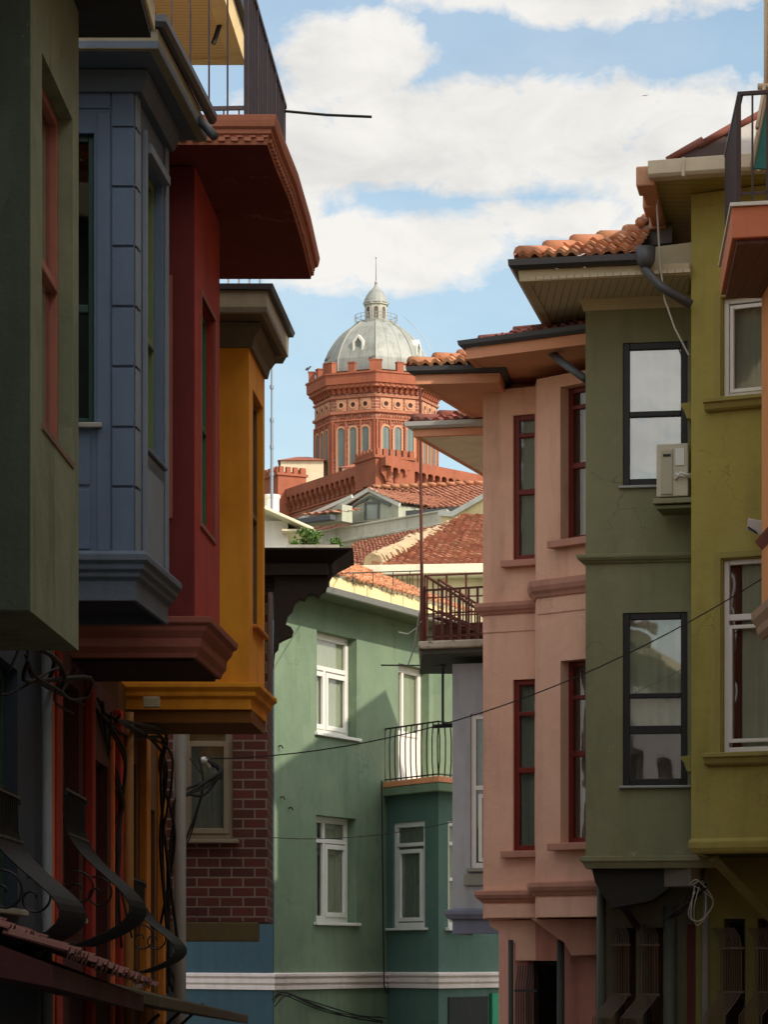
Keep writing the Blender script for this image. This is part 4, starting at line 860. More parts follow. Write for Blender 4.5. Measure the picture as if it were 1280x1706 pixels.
# dome
Zt=Z
Z=lambda v: CAMZ+(VH-v)*(Yc)/FPX
LEADL=paint('dome_lead',(146,149,144),.55,.5,scale=.4,streak=.7,bump=.1,dark=(104,104,94),metal=.1)
pr=[(5.3,Z(632)),(5.25,Z(611)),(4.95,Z(597)),(4.68,Z(587)),(4.32,Z(577)),(3.95,Z(568.5)),(3.5,Z(560)),(3.0,Z(553)),(2.44,Z(546.5)),(2.02,Z(541)),(.5,Z(539))]
mb=MB(); mb.lathe(xc,Yc,pr,8,rot=math.radians(-90)); mb.build('dome',LEADL,sb)
mb=MB()
for i in range(8):
    t=math.radians(-90+45*i); mb.tube([(xc+r*math.cos(t),Yc+r*math.sin(t),z) for r,z in pr[:-1]],.075,6)
    for g in(.33,.67):
        t0=math.radians(-90+45*i);t1=t0+math.radians(45)
        mb.tube([(xc+r*((1-g)*math.cos(t0)+g*math.cos(t1)),Yc+r*((1-g)*math.sin(t0)+g*math.sin(t1)),z) for r,z in pr[:-2]],.03,4)
mb.build('dome_rib',paint('dome_rib_lead',(150,150,138),.5,.3,scale=.3,metal=.1),sb)
for i in(7,1,5):   # dormer niches on the dome faces
    t=math.radians(-90+45*i+22.5); ap=math.cos(math.radians(22.5)); d=Vector((math.cos(t),math.sin(t))); s_=Vector((-math.sin(t),math.cos(t)))
    cpt=Vector((xc,Yc))+d*(5.15*ap-1.05); f=Frame(tuple(cpt-s_*.6),tuple(cpt+s_*.6))
    zo=Z(605); zt_=Z(575)
    q=MB(); o1=[(0.02,zo),(1.18,zo),(1.18,zt_-.5),(.6,zt_+.15),(.02,zt_-.5)]; i1=[(.22,zo+.05),(.98,zo+.05),(.98,zt_-.65),(.6,zt_-.15),(.22,zt_-.65)]
    q.ring(f,o1,i1,-.6,.9); n=q.build('dome_dormer',paint('dormer_white',(214,212,200),.6,.2,scale=.4),sb)
    q=MB(); q.plate(f,i1,-.5,.75); q.build('pane',SW,n)
# gallery railing, lantern, cap and spire
mb=MB(); n=16
for j in range(n):
    t=2*math.pi*j/n; mb.tube([(xc+2.1*math.cos(t),Yc+2.1*math.sin(t),Z(540)-.4),(xc+2.1*math.cos(t),Yc+2.1*math.sin(t),Z(527))],.03,4)
for z in(Z(527),Z(533)): mb.tube([(xc+2.1*math.cos(2*math.pi*j/24),Yc+2.1*math.sin(2*math.pi*j/24),z) for j in range(25)],.025,4)
mb.tube([(xc+2.8,Yc-.5,Z(530)),(xc+3.9,Yc-.8,Z(548)),(xc+5.0,Yc-1,Z(572)),(xc+5.4,Yc-1.1,Z(590))],.03,4)
mb.build('gallery_railing',LGREY,sb)
MB().lathe(xc,Yc,[(2.0,Z(542)),(2.0,Z(539)),(1.3,Z(537.5)),(1.2,Z(536)),(.5,Z(536))],24).build('lantern_base',LEADL,sb)
LW=paint('lantern_stone',(172,170,158),.7,.3,scale=.4,streak=.3)
mb=MB(); mb.lathe(xc,Yc,[(1.12,Z(537)),(1.12,Z(510)),(1.28,Z(509.5)),(1.3,Z(506.5)),(.4,Z(506))],8,rot=math.radians(-67.5)); lo=mb.build('lantern',LW,sb)
lp=[(xc+1.12*math.cos(math.radians(-67.5-45+45*i)),Yc+1.12*math.sin(math.radians(-67.5-45+45*i))) for i in range(8)]
for i in(7,0,1,6,2):
    f=Frame(lp[i],lp[(i+1)%8]); q=MB(); a=archpts(f.L*.25,f.L*.75,Z(534),Z(514)); q.plate(f,a,0,.03); q.build('lantern_opening',paint('lantern_dark',(92,82,70),.6,.2,bump=0),lo)
    q=MB(); q.ring(f,archpts(f.L*.14,f.L*.86,Z(535),Z(512)),a,0,.07); q.build('lantern_arch',LW,lo)
MB().lathe(xc,Yc,[(1.3,Z(506.5)),(1.22,Z(504)),(1.16,Z(500)),(.98,Z(494)),(.7,Z(487)),(.4,Z(482)),(.2,Z(478)),(.12,Z(474)),(.16,Z(472)),(.08,Z(469)),(.03,Z(466))],20).build('lantern_cap',LEADL,sb,smooth=False)
MB().tube([(xc,Yc,Z(472)),(xc,Yc,Z(430))],.05,6,.02).build('spire',metal('spire_iron',(70,66,60)),sb)
MB().lathe(xc,Yc,[(.02,Z(431)),(.1,Z(430)),(.02,Z(429))],8).build('finial',metal('spire_iron',(70,66,60)),sb)
# lower building: two wings meeting at the near corner
Kc=(XU(645,258),258.0); k2=FPX/258.0; Z2=lambda v: CAMZ+(VH-v)/k2
Lw=(XU(478,276),276.0); Lw2=(XU(380,286),286.0); Rw=(XU(880,273),273.0)
zt2=Z2(762)
lo=MB(); lo.prism([Lw,Kc,Rw,(Rw[0],300),(Lw[0],300)],30,zt2); lo.build('school_wall',SB,sb)
bd=MB()
fl=Frame(Lw,Kc); frr=Frame(Kc,Rw)
bd.sweep([Lw,Kc,Rw],[(-.1,Z2(766)),(.3,Z2(766)),(.35,Z2(764)),(.35,Z2(762)),(-.1,Z2(761.5))]); bd.sweep([Lw,Kc,Rw],[(-.05,Z2(778)),(.62,Z2(778)),(.62,Z2(764)),(-.05,Z2(764))]); bd.sweep([Lw,Kc,Rw],[(-.05,Z2(807)),(.2,Z2(807)),(.2,Z2(804)),(-.05,Z2(804))])
bd.build('school_band',SBO,sb)
ar=MB()
for f,n in((fl,20),(frr,21)):
    for j in range(n+1):
        s=j*f.L/n; w=.13
        ar.side(f,[(0,Z2(803)),(.15,Z2(802)),(.3,Z2(795)),(.62,Z2(788)),(.62,Z2(778)),(0,Z2(778))],s-w,s+w)
    for j in range(n):       # round heads between the corbels
        s0=j*f.L/n+.12; s1=(j+1)*f.L/n-.12; c=(s0+s1)/2; r=(s1-s0)/2; zc_=Z2(783)
        pts=[(s0,zc_)]+[(c-r*math.cos(math.pi*q/6),zc_+r*.6*math.sin(math.pi*q/6)) for q in range(1,6)]+[(s1,zc_),(s1,Z2(777.5)),(s0,Z2(777.5))]
        ar.plate(f,pts[::-1],.45,.61)
ar.build('school_corbel',SBO,sb)
# corner turret and left turret with battlements
def turret(cx,cy,w,z0,z1,n,name='corner_turret',d=None):
    d=d or w
    m=MB(); ang=math.atan2(fl.d.y,fl.d.x)
    ux=Vector((math.cos(ang),math.sin(ang))); uy=Vector((-ux.y,ux.x))
    c=Vector((cx,cy)); q=[tuple(c+ux*a*w+uy*b*d) for a,b in((-.5,-.5),(.5,-.5),(.5,.5),(-.5,.5))]
    m.prism(q,z0,z1); 
    for i in range(4):
        f=Frame(q[i],q[(i+1)%4])
        for j in range(n):
            s=(j+.5)*f.L/n; m.box(f,s-f.L/n*.30,s+f.L/n*.30,-.3,.06,z1-.0,z1+.6)
    m.sweep(q,[(-.05,z1-.25),(.15,z1-.25),(.15,z1-.02),(-.05,z1-.02)],closed=True); 
    return m.build(name,SBO,sb)
turret(Kc[0]-.2,Kc[1]+2.5,4.0,44,Z2(758),6)
turret(XU(475,276),276.6,3.0,40,CAMZ+(VH-788)/FPX*275,4)
# annex roofs above the wings
def hiproof(cx,cy,w,d,z,h,name,mat,wall=None):
    m=MB(); q=[(cx-w/2,cy-d/2),(cx+w/2,cy-d/2),(cx+w/2,cy+d/2),(cx-w/2,cy+d/2)]
    m.add([(x,y,z) for x,y in q]+[(cx-w*.12,cy,z+h),(cx+w*.12,cy,z+h)],[(0,1,5,4),(1,2,5),(2,3,4,5),(3,0,4),(3,2,1,0)],None); o=m.build(name,mat,sb)
    if wall: MB().prism([(cx-w/2+.3,cy-d/2+.3),(cx+w/2-.3,cy-d/2+.3),(cx+w/2-.3,cy+d/2-.3),(cx-w/2+.3,cy+d/2-.3)],z-2.4,z).build('annex_wall',wall,sb)
TF=brickmat('far_roof_tile',(172,104,80),(158,92,72),(120,60,44),.35,.4,.06,.3,coord='Object')
zr_=CAMZ+(VH-771)/FPX*283
hiproof(XU(504,283),284,4.8,5,zr_,.75,'annex_roof',TF,paint('annex_cream',(214,200,170),.8,.3,scale=.3))
zr2=CAMZ+(VH-757)/FPX*268
hiproof(XU(622,271),271,6.4,5,Z2(764)+1.0,1.0,'annex_roof',TF,paint('annex_cream',(214,200,170),.8,.3,scale=.3))
# gulls
GUL=paint('gull_feather',(84,80,78),.8,.2,bump=0)
def bird(u,v,Y,label,sit=True,s=1.0):
    x,z=XU(u,Y),ZV(v,Y); mb=MB()
    if sit:
        mb.tube([(x-.25*s,Y,z+.12*s),(x-.1*s,Y,z+.2*s),(x+.12*s,Y,z+.3*s),(x+.2*s,Y,z+.42*s)],.05*s,8,.09*s); mb.lathe(x+.24*s,Y,[(.01,z+.38*s),(.09*s,z+.42*s),(.1*s,z+.48*s),(.01,z+.56*s)],8)
        mb.tube([(x-.1*s,Y,z+.18*s),(x,Y,z+.3*s),(x+.1*s,Y,z+.3*s)],.14*s,8,.12*s)
        mb.tube([(x+.3*s,Y,z+.48*s),(x+.42*s,Y,z+.45*s)],.03*s,5,.01); mb.tube([(x+.03*s,Y,z),(x+.03*s,Y,z+.16*s)],.02*s,4); mb.tube([(x-.03*s,Y,z),(x-.03*s,Y,z+.16*s)],.02*s,4)
    else:
        mb.tube([(x-.22*s,Y,z+.02*s),(x-.05*s,Y,z),(x+.12*s,Y,z-.01*s),(x+.24*s,Y,z+.02*s)],.03*s,8,.05*s)
        for sg in(-1,1):
            w=[(x+.1*s,Y,z+.02),(x+sg*.28*s,Y-sg*.2*s,z+.10*s),(x+sg*.62*s,Y-sg*.3*s,z+.0*s),(x+sg*.26*s-.08*s,Y-sg*.2*s,z+.06*s),(x-.1*s,Y,z+.0)]
            mb.add(w+[(a,b,c-.025*s) for a,b,c in w],[(0,1,3,4),(1,2,3),(9,8,6,5),(8,7,6),(0,5,6,1),(1,6,7,2),(2,7,8,3),(3,8,9,4)])
    return tag(mb.build('gull',GUL,smooth=True),label,'bird','gulls around the school tower' if sit else None)
bird(513,619,Yc-1,'dark gull perched on the leftmost battlement of the tower'); bird(545,603,Yc-4,'gull perched on the battlement left of the dome'); bird(618,601,Yc-6.5,'gull perched on the central battlement in front of the dome')
bird(1075,160,110,'lone gull flying against the white cloud at upper right',False,.25)
# ================================================================= RIGHT SIDE
# ---- pink house
PK=paint('dusty_pink_plaster',(232,182,156),.85,.5,streak=.6,bump=.3,dark=(196,146,124),wear=.5); PKC=paint('brownish_pink_cornice',(196,140,120),.8,.4,streak=.4,bump=.2)
PKO=paint('peach_soffit',(222,156,120),.8,.3,streak=.2); RF=paint('oxblood_frame',(112,38,30),.45,.25,bump=.06)
k1=thing('plaster_house','dusty pink house in two stepped bays with oxblood red window frames','house',(2,31.5,GZ(31)))
A=P(805,31.7);B=P(945,31.25);C=P(895,31.02);D=P(1006,30.35)
f1=Frame(A,B); f2=Frame(C,D); z0=2.06; zt=7.86
def hw(f,u0,u1,vt,vb,ref): a0,a1=f.su(u0),f.su(u1); y=f.Y(f.su(ref)); return (a0,a1,ZV(vb,y),ZV(vt,y))
H1=[hw(f1,855,915,692,934,860),hw(f1,855,915,1132,1417,860)]
H2=[hw(f2,934,1000,643,900,945),hw(f2,934,1000,1100,1404,945)]
for i in (0,1): H1[i]=(H1[i][0],min(H1[i][1],f1.L-.03),H1[i][2],H1[i][3])
mb=MB(); shell(mb,[A,B,(6,31.7),(6,37),(A[0]+.75,37)],z0,zt,{0:H1}); mb.build('bay_wall',PK,k1,bevel=.02)
mb=MB(); shell(mb,[C,D,(D[0]+.2,32.6),(C[0],32.6)],z0+.004,zt-.004,{0:H2}); mb.build('bay_wall',PK,k1,bevel=.02)
for h in H1: window(k1,f1,h,.03,RF,.06,hb=[(.47,.06),(.86 if h is H1[0] else .80,.045)],vb=[(.6,.86,1,.03)],curtain=[(.15,1,CURTG)],sill=(.11,.10,.075),sillmat=PKC)
for h in H2: window(k1,f2,h,.13,RF,.06,hb=[(.49,.06),(.87 if h is H2[0] else .80,.045)],vb=[(.62,.87,1,.03)],curtain=[(.3,1,CURT if h is H2[0] else CURTR)],sill=(.09,.12,.08),sillmat=PKC)
def corn(f,va,vb,uref,o): y=f.Y(f.su(uref)); a,b_=ZV(vb,y),ZV(va,y); H=b_-a; return [(-.02,a),(.02*o,a),(.04*o,a+.2*H),(.07*o,a+.35*H),(.09*o,a+.6*H),(.09*o,a+.92*H),(-.02,b_)]
Ab=(A[0]+.25,A[1]+1.8)
for nm,(va,vb),(wa_,wb) in(('mid_cornice',(1003,1024),(966,996)),('base_cornice',(1482,1503),(1468,1492))):
    mb=MB(); mb.sweep([Ab,A,f1.pt(f1.su(899),0,0)[:2]],corn(f1,va,vb,830,1.0)); mb.build(nm,PKC,k1,bevel=.005); mb=MB(); mb.sweep([(C[0],C[1]+.35),C,D],corn(f2,wa_,wb,900,1.0)); mb.build(nm,PKC,k1,bevel=.005)
for q in((f1,0,f1.su(900),.012,ZV(1053,31.6),ZV(1026,31.6)),(f2,.005,f2.L,.012,ZV(1022,30.9),ZV(998,30.9)),(f1,.03,f1.su(900),.035,2.07,ZV(1506,31.6)),(f2,.01,f2.L,.03,2.065,ZV(1495,30.9))): MB().box(q[0],q[1],q[2],.001,*q[3:]).build('frieze',PK,k1,bevel=.004)
# ground floor
gp=P(857,31.75); ge=P(1010,30.9)
fg=Frame(gp,ge); gh=[(fg.su(878),fg.su(930),-.6,ZV(1600,31.6))]
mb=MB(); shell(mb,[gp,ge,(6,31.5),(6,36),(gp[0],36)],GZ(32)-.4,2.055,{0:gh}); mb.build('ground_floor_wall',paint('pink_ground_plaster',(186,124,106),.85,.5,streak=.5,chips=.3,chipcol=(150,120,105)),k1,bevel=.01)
window(k1,fg,gh[0],.12,DARKW,.05,glass=GLASSD)
mb=MB(); pts=[(812,1532),(900,1532),(900,1600),(857,1600),(857,1572),(845,1562),(832,1552),(820,1546),(813,1540)]
FF=Frame(P(800,31.75),P(1000,31.25)); mb.plate(FF,[FF.at(u,v) for u,v in pts][::-1],-.3,-.03); mb.build('corbel',PK,k1,bevel=.01)
mb=MB(); q=[(883,1530),(1000,1530),(1000,1590),(950,1592),(938,1570)]; F3=Frame(P(870,31.3),P(1010,30.7)); mb.plate(F3,[F3.at(u,v) for u,v in q][::-1],-.25,-.02); mb.build('corbel',PKC,k1,bevel=.01)
mb=MB(); 
for u,r in((861,.03),(944,.042)): f=fg; s=f.su(u); mb.tube([f.pt(s,.1,ZV(1565,31.4)),f.pt(s,.1,-1.4)],r,10)
mb.build('downpipe',paint('dark_drainpipe',(58,60,54),.6,.3),k1,smooth=True)
mb=MB(); s0=fg.su(873)
for j in range(7):
    s=s0+j*.035; mb.tube([fg.pt(s-.06,.02,ZV(1608,31.4)),fg.pt(s,.1,ZV(1618,31.4)),fg.pt(s,.13,ZV(1640,31.4)),fg.pt(s,.13,-.2),fg.pt(s-.05,.3,-.5),fg.pt(s,.1,-.9)],.007,5)
mb.box(fg,s0-.02,s0+.3,.1,.14,ZV(1652,31.4),ZV(1648,31.4)); mb.build('window_grille',BLACKM,k1)
# eaves of the pink house (three stepped ones)
def eave(house,poly,z,th,gut,matS,matF,gmat,names=('soffit','fascia','gutter')):
    MB().prism(poly,z,z+.03).build(names[0],matS,house)
    path=poly[-1:]+poly[:-1] if False else poly
    mb=MB(); mb.sweep([poly[-1]]+poly[:3],[(-.06,z-.006),(.006,z-.006),(.012,z+th),(-.06,z+th)]); mb.build(names[1],matF,house,bevel=.004)
    mb=MB(); mb.sweep([poly[-1]]+poly[:3],[(.0,z+th+.003),(.05,z+th+.003),(.08,z+th+.03),(.09,z+th+.075),(.07,z+th+.08),(.0,z+th+.06)]); mb.build(names[2],gmat,house)
    MB().prism([(poly[0][0]+.12,poly[0][1]+.1),(poly[1][0],poly[1][1]+.1),poly[2],(poly[3][0]+.12,poly[3][1])],z+.032,z+th+.05).build('eave_core',TILED,house)
def hippy(house,poly,z,run,rise,seed=0,mat=TILE,hipr=.055,back=None):
    """tiles on the front slope and the left slope of an eave polygon (front-left, front-right, back-right, back-left)"""
    a,b_,c,d=[Vector((p[0],p[1],z)) for p in poly]
    S=(b_-a).normalized(); hipdir=(S*.75+Vector((S.y*-1,S.x,0))).normalized()
    T1=a+Vector((hipdir.x,hipdir.y,0))*run*1.25+Vector((0,0,rise))
    n=Vector((-S.y,S.x,0)); T2=T1+S*((b_-a).length-(T1-a).dot(S)+.0)
    mb=MB(); tiles(mb,[a,b_,T2,T1],.12,.26,.028,.025,seed=seed)
    # left slope
    T3=Vector((T1.x+(d-a).x,T1.y+(d-a).y,T1.z)); tiles(mb,[d,a,T1,T3],.12,.26,.028,.025,seed=seed+1); mb.build('roof_tiles',mat,house)
    mb=MB(); hump(mb,a+Vector((.02,.03,.03)),T1,hipr,.36,seed); mb.build('hip_ridge',mat,house,smooth=True)
    mo=MB(); rnd=random.Random(seed); 
    for i in range(14):
        q=a.lerp(T1,(i+.6)/14)+Vector((.09,-.02,-.0)); mo.tube([q-Vector((.06,0,.02)),q+Vector((.08,0,-.01))],rnd.uniform(.025,.045),7,.02)
    mo.build('ridge_mortar',RIDGE,house,smooth=True)
    MB().add([tuple(a),tuple(b_),tuple(c),tuple(d),tuple(T1),tuple(T2),tuple(T3)],[(0,1,5,4),(3,0,4,6),(4,5,2,6)] ) if False else None
ez1=7.83
e1=[P(694,31.15),P(832,31.05),(XU(832,31.05)+.3,33.4),P(800,33.4)]
eave(k1,e1,ez1,.10,1,PKO,PKO,GREYM); hippy(k1,[(e1[0][0]-.06,e1[0][1]-.06),(e1[1][0],e1[1][1]-.06),e1[2],e1[3]],ez1+.17,1.3,.42,3)
ez2=ZV(590,30.3)
e2=[P(778,30.55),P(992,29.75),(2.9,33),P(862,33)]
eave(k1,e2,ez2,.11,1,PKO,PKO,GREYM,('upper_soffit','upper_fascia','upper_gutter')); hippy(k1,[(e2[0][0]+.15,e2[0][1]+.25),(e2[1][0],e2[1][1]+.1),e2[2],e2[3]],ez2+.19,2.2,.75,13,TILED)
mb=MB(); shell(mb,[P(812,31.9),(4.6,31.7),(4.6,36.5),(P(812,31.9)[0]+.5,36.5)],zt+.01,ez2+.02); mb.build('upper_wall',PKO,k1)
ez3=ZV(722,33.1)
e3=[P(690,33.3),P(830,33.1),(XU(830,33.1)+.6,36.2),P(812,36.2)]
eave(k1,e3,ez3,.08,1,paint('cream_soffit',(242,232,206),.8,.25),PKO,metal('white_gutter',(196,196,190),.5),('rear_soffit','rear_fascia','rear_gutter')); hippy(k1,e3,ez3+.13,1.0,.30,23,TILED)

# ---- moss green house
MG=paint('moss_green_plaster',(132,132,100),.85,.6,streak=.6,bump=.3,dark=(116,120,92),wear=.9,chips=.15,chipcol=(150,150,130))
VIN=slatmat('vinyl_soffit',(196,184,154),.075,0,.2); CRF=paint('cream_frieze',(190,178,146),.75,.3,streak=.3)
BFR=paint('black_frame',(30,27,25),.4,.2,bump=.03)
k2_=thing('plaster_house','moss green bay house with black framed windows and an air conditioner','house',(3,29.4,GZ(29)))
A=P(976,29.4);B=(3.4,29.18); f=Frame(A,B); zb=ZV(1426,29.3); zt=ZV(492,29.2)
g1=hw(f,1038,1146,570,808,1090); g2=hw(f,1038,1146,1020,1308,1090)
mb=MB(); shell(mb,[A,B,(3.4,33),(A[0]+.65,33)],zb-.02,zt,{0:[g1,g2]}); mb.build('bay_wall',MG,k2_,bevel=.02)
w_=window(k2_,f,g1,.02,BFR,.07,hb=[(.50,.055)],glass=GLASSB,sill=(.04,.04,.03),sillmat=LGREY,curtain=[(0,1,CURT)])
w_=window(k2_,f,g2,.02,BFR,.07,hb=[(.52,.05)],glass=glassmat('half_bright_glass',.16,wave=.06),sill=(.04,.05,.03),sillmat=LGREY,curtain=[(.02,.98,CURT,.3)])
w_=MB(); w_.box(f,g2[0]+.07,g2[1]-.07,-.05,.0,g2[2]+.30*(g2[3]-g2[2]),g2[2]+.345*(g2[3]-g2[2])); w_.build('window_rail',BFR,k2_)
MB().sweep([(A[0]+.3,A[1]+1.3),A,B],corn(f,922,938,1060,.9)).build('string_course',MG,k2_,bevel=.005); mb=MB(); mb.sweep([(A[0]+.3,A[1]+1.3),A,B],[(-.02,ZV(1446,29.3)),(.0,ZV(1446,29.3)),(.03,ZV(1436,29.3)),(.05,ZV(1434,29.3)),(.05,ZV(1426,29.3)),(-.02,ZV(1425,29.3))]); mb.build('string_course',MG,k2_,bevel=.005)
mb=MB(); mb.sweep([(A[0]+.3,A[1]+1.3),A,B],[(-.02,ZV(515,29.3)),(.02,ZV(515,29.3)),(.03,ZV(507,29.3)),(.07,ZV(498,29.3)),(.07,ZV(488,29.3)),(-.02,ZV(488,29.3))]); mb.build('frieze',CRF,k2_,bevel=.004)
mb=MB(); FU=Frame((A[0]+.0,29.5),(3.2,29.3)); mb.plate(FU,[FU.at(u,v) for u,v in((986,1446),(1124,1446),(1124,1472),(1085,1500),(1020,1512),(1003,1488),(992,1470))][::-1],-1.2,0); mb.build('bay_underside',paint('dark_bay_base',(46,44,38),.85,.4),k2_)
z8=ZV(489,29.1)-.0; e4=[P(866,28.55),(3.0,28.2),(3.3,31.9),P(933,31.9)]
MB().prism(e4,z8,z8+.03).build('soffit',VIN,k2_)
mb=MB(); mb.sweep([e4[3],e4[0],P(1150,28.25)],[(-.09,z8-.012),(.0,z8-.012),(.012,z8+.10),(-.09,z8+.10)]); mb.build('fascia',CRF,k2_,bevel=.006)
mb=MB(); mb.sweep([e4[3],e4[0],P(1066,28.32)],[(.0,z8+.103),(.06,z8+.10),(.1,z8+.13),(.105,z8+.19),(.085,z8+.195),(.0,z8+.17)]); mb.build('gutter',metal('dark_gutter',(62,62,62),.45),k2_)
MB().prism([(e4[0][0]+.12,e4[0][1]+.12),(3.0,28.4),(3.3,31.8),(e4[3][0]+.12,31.8)],z8+.032,z8+.1).build('eave_core',TILED,k2_)
hippy(k2_,[(e4[0][0]+.0,e4[0][1]-.03),P(1062,28.3),(2.95,31.9),e4[3]],z8+.19,2.2,.86,33,TILE,.075)
mb=MB(); mb.tube([P(1076,28.2)+(z8+.2,),P(1076,28.2)+(z8+.02,),P(1100,28.1)+(z8-.16,),P(1152,28.15)+(z8-.33,)],.045,10); mb.lathe(P(1076,28.2)[0],28.2,[(.05,z8+.04),(.09,z8+.1),(.1,z8+.24),(.02,z8+.25)],12); mb.build('downpipe',GREYM,k2_,smooth=True)
mb=MB(); mb.tube([P3(909,545,31.2),P3(911,560,31.0),P(915,30.4)+(ZV(585,30.4),),P(940,30.0)+(ZV(606,30.0),),P(976,29.6)+(ZV(632,29.6),)],.042,10); mb.build('downpipe',GREYM,k2_,smooth=True)
mb=MB(); mb.box(Frame(P(1086,28.9),P(1150,28.7)),0,.5,-1.5,0,ZV(470,28.8),ZV(408,28.8)); mb.build('roof_box',CRF,k2_,bevel=.01)
mb=MB(); hump(mb,P3(1068,376,29.6),P3(1110,345,31.5),.05,.36,4); mb.build('ridge_tiles',TILE,k2_,smooth=True)
mb=MB(); mb.prism([P(1067,29.6),P(1120,29.4),P(1120,31),P(1080,31)],ZV(408,29.5),ZV(374,29.5)); mb.build('upper_flashing',paint('lead_flashing',(110,106,100),.7,.4),k2_)
# ground floor
gA=P(1002,30.2); gB=(3.3,29.7); fg2=Frame(gA,gB)
gh=[(fg2.su(1026),fg2.su(1060),-.6,ZV(1545,30)),(fg2.su(1072),fg2.su(1108),-.6,ZV(1545,30))]
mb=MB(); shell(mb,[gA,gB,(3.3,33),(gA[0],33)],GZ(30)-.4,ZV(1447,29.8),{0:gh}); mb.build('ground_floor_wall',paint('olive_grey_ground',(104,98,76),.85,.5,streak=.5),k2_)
for h in gh: window(k2_,fg2,h,.1,DARKW,.04,glass=GLASSD)
def fancy(house,fr,u0,u1,vt,vm,vb,Y,n):
    mb=MB(); s0,s1=fr.su(u0),fr.su(u1)
    for j in range(n):
        s=s0+(s1-s0)*j/(n-1); mb.tube([fr.pt(s-.1,.02,ZV(vt,Y)),fr.pt(s-.03,.08,ZV(vt+16,Y)),fr.pt(s,.14,ZV(vt+34,Y)),fr.pt(s,.14,ZV(vm,Y)),fr.pt(s-.04,.2,ZV(vm+14,Y)),fr.pt(s-.12,.36,ZV(vb-20,Y)),fr.pt(s-.13,.36,ZV(vb,Y)),fr.pt(s-.05,.1,ZV(vb+30,Y))],.007,5)
    for v in(vt+34,vm): mb.box(fr,s0-.03,s1+.03,.12,.16,ZV(v+2,Y),ZV(v-2,Y))
    return mb.build('window_grille',metal('brown_grille',(92,80,64),.5,.4),house)
fancy(k2_,fg2,1028,1056,1540,1656,1715,30,8); fancy(k2_,fg2,1074,1104,1540,1656,1715,30,8)
mb=MB(); mb.tube([fg2.pt(.05,.12,ZV(1450,30)),fg2.pt(.05,.12,-1.2)],.05,10); mb.tube([fg2.pt(fg2.su(1122),.10,ZV(1510,30)),fg2.pt(fg2.su(1122),.1,-1.2)],.07,10); mb.build('downpipe',paint('grey_green_pipe',(72,74,62),.6,.3),k2_,smooth=True)
mb=MB(); q0=Vector(fg2.pt(fg2.su(1010),-.05,ZV(1470,30))); q1=Vector(fg2.pt(fg2.su(1068),.55,ZV(1555,30))); mb.tube([P3(1016,1478,29.5),P3(1068,1552,30.1)],.05,4); mb.build('strut',DARKW,k2_)
MB().box(fg2,fg2.su(1120),fg2.su(1180),.0,.5,ZV(1478,29.6),ZV(1420,29.6)).build('corbel',paint('concrete_corbel',(112,106,92),.85,.5),k2_,bevel=.01)
MB().box(fg2,fg2.su(1148),fg2.su(1166),.0,.06,-1.2,ZV(1540,30)).build('door',paint('maroon_door',(86,34,32),.6,.3),k2_,bevel=.01)
# air conditioner
ac=thing('air_conditioner','cream outdoor air conditioner unit on a shelf beside the upper black window','air conditioner',P(1120,28.7)+(ZV(826,28.7),))
Fa=Frame(P(1094,28.78),P(1147,28.70)); Fa2=Fa; L=Fa.L; z0=ZV(826,28.7); z1=ZV(738,28.7)
ACM=paint('ac_cream',(196,188,168),.45,.2,bump=.03)
MB().box(Fa,0,L,-.28,0,z0,z1).build('casing',ACM,ac,bevel=.012)
mb=MB(); mb.box(Fa,.045,L*.52,.001,.018,z0+.02,z1-.06); mb.build('side_cover',paint('ac_cover',(176,170,150),.45,.2,bump=.03),ac,bevel=.008)
MB().box(Fa,.07,L*.46,.0185,.024,z1-.13,z1-.105).build('handle_slot',BLACKM,ac); MB().box(Fa,L*.6,L*.88,.001,.01,z1-.22,z1-.05).build('label_plate',WHITE,ac)
mb=MB(); mb.tube([Fa.pt(L*.6,.01,z1-.36),Fa.pt(L*.8,.06,z1-.3),Fa.pt(L,.05,z1-.33),Fa.pt(L+.06,-.02,z1-.3)],.012,6); mb.tube([Fa.pt(L*.62,.01,z1-.30),Fa.pt(L*.8,.05,z1-.33),Fa.pt(L+.06,.0,z1-.35)],.012,6); mb.build('hose',WHITE,ac,smooth=True)
MB().box(Fa,.02,.1,-.22,-.06,z0-.02,z0).build('foot',BLACKM,ac); MB().box(Fa,L-.1,L-.02,-.22,-.06,z0-.02,z0).build('foot',BLACKM,ac)
sh=thing('wall_shelf','greenish stone shelf fixed to the moss green wall under the air conditioner','shelf',P(1120,28.8)+(ZV(840,28.8),))
MB().box(Fa,-.03,L+.05,-.42,.06,z0-.075,z0-.022).build('shelf_top',paint('shelf_stone',(140,138,106),.8,.4),sh,bevel=.008); MB().box(Fa,.0,L+.05,-.42,.03,z0-.125,z0-.09).build('shelf_bracket',paint('shelf_green',(110,112,78),.8,.4),sh,bevel=.006)

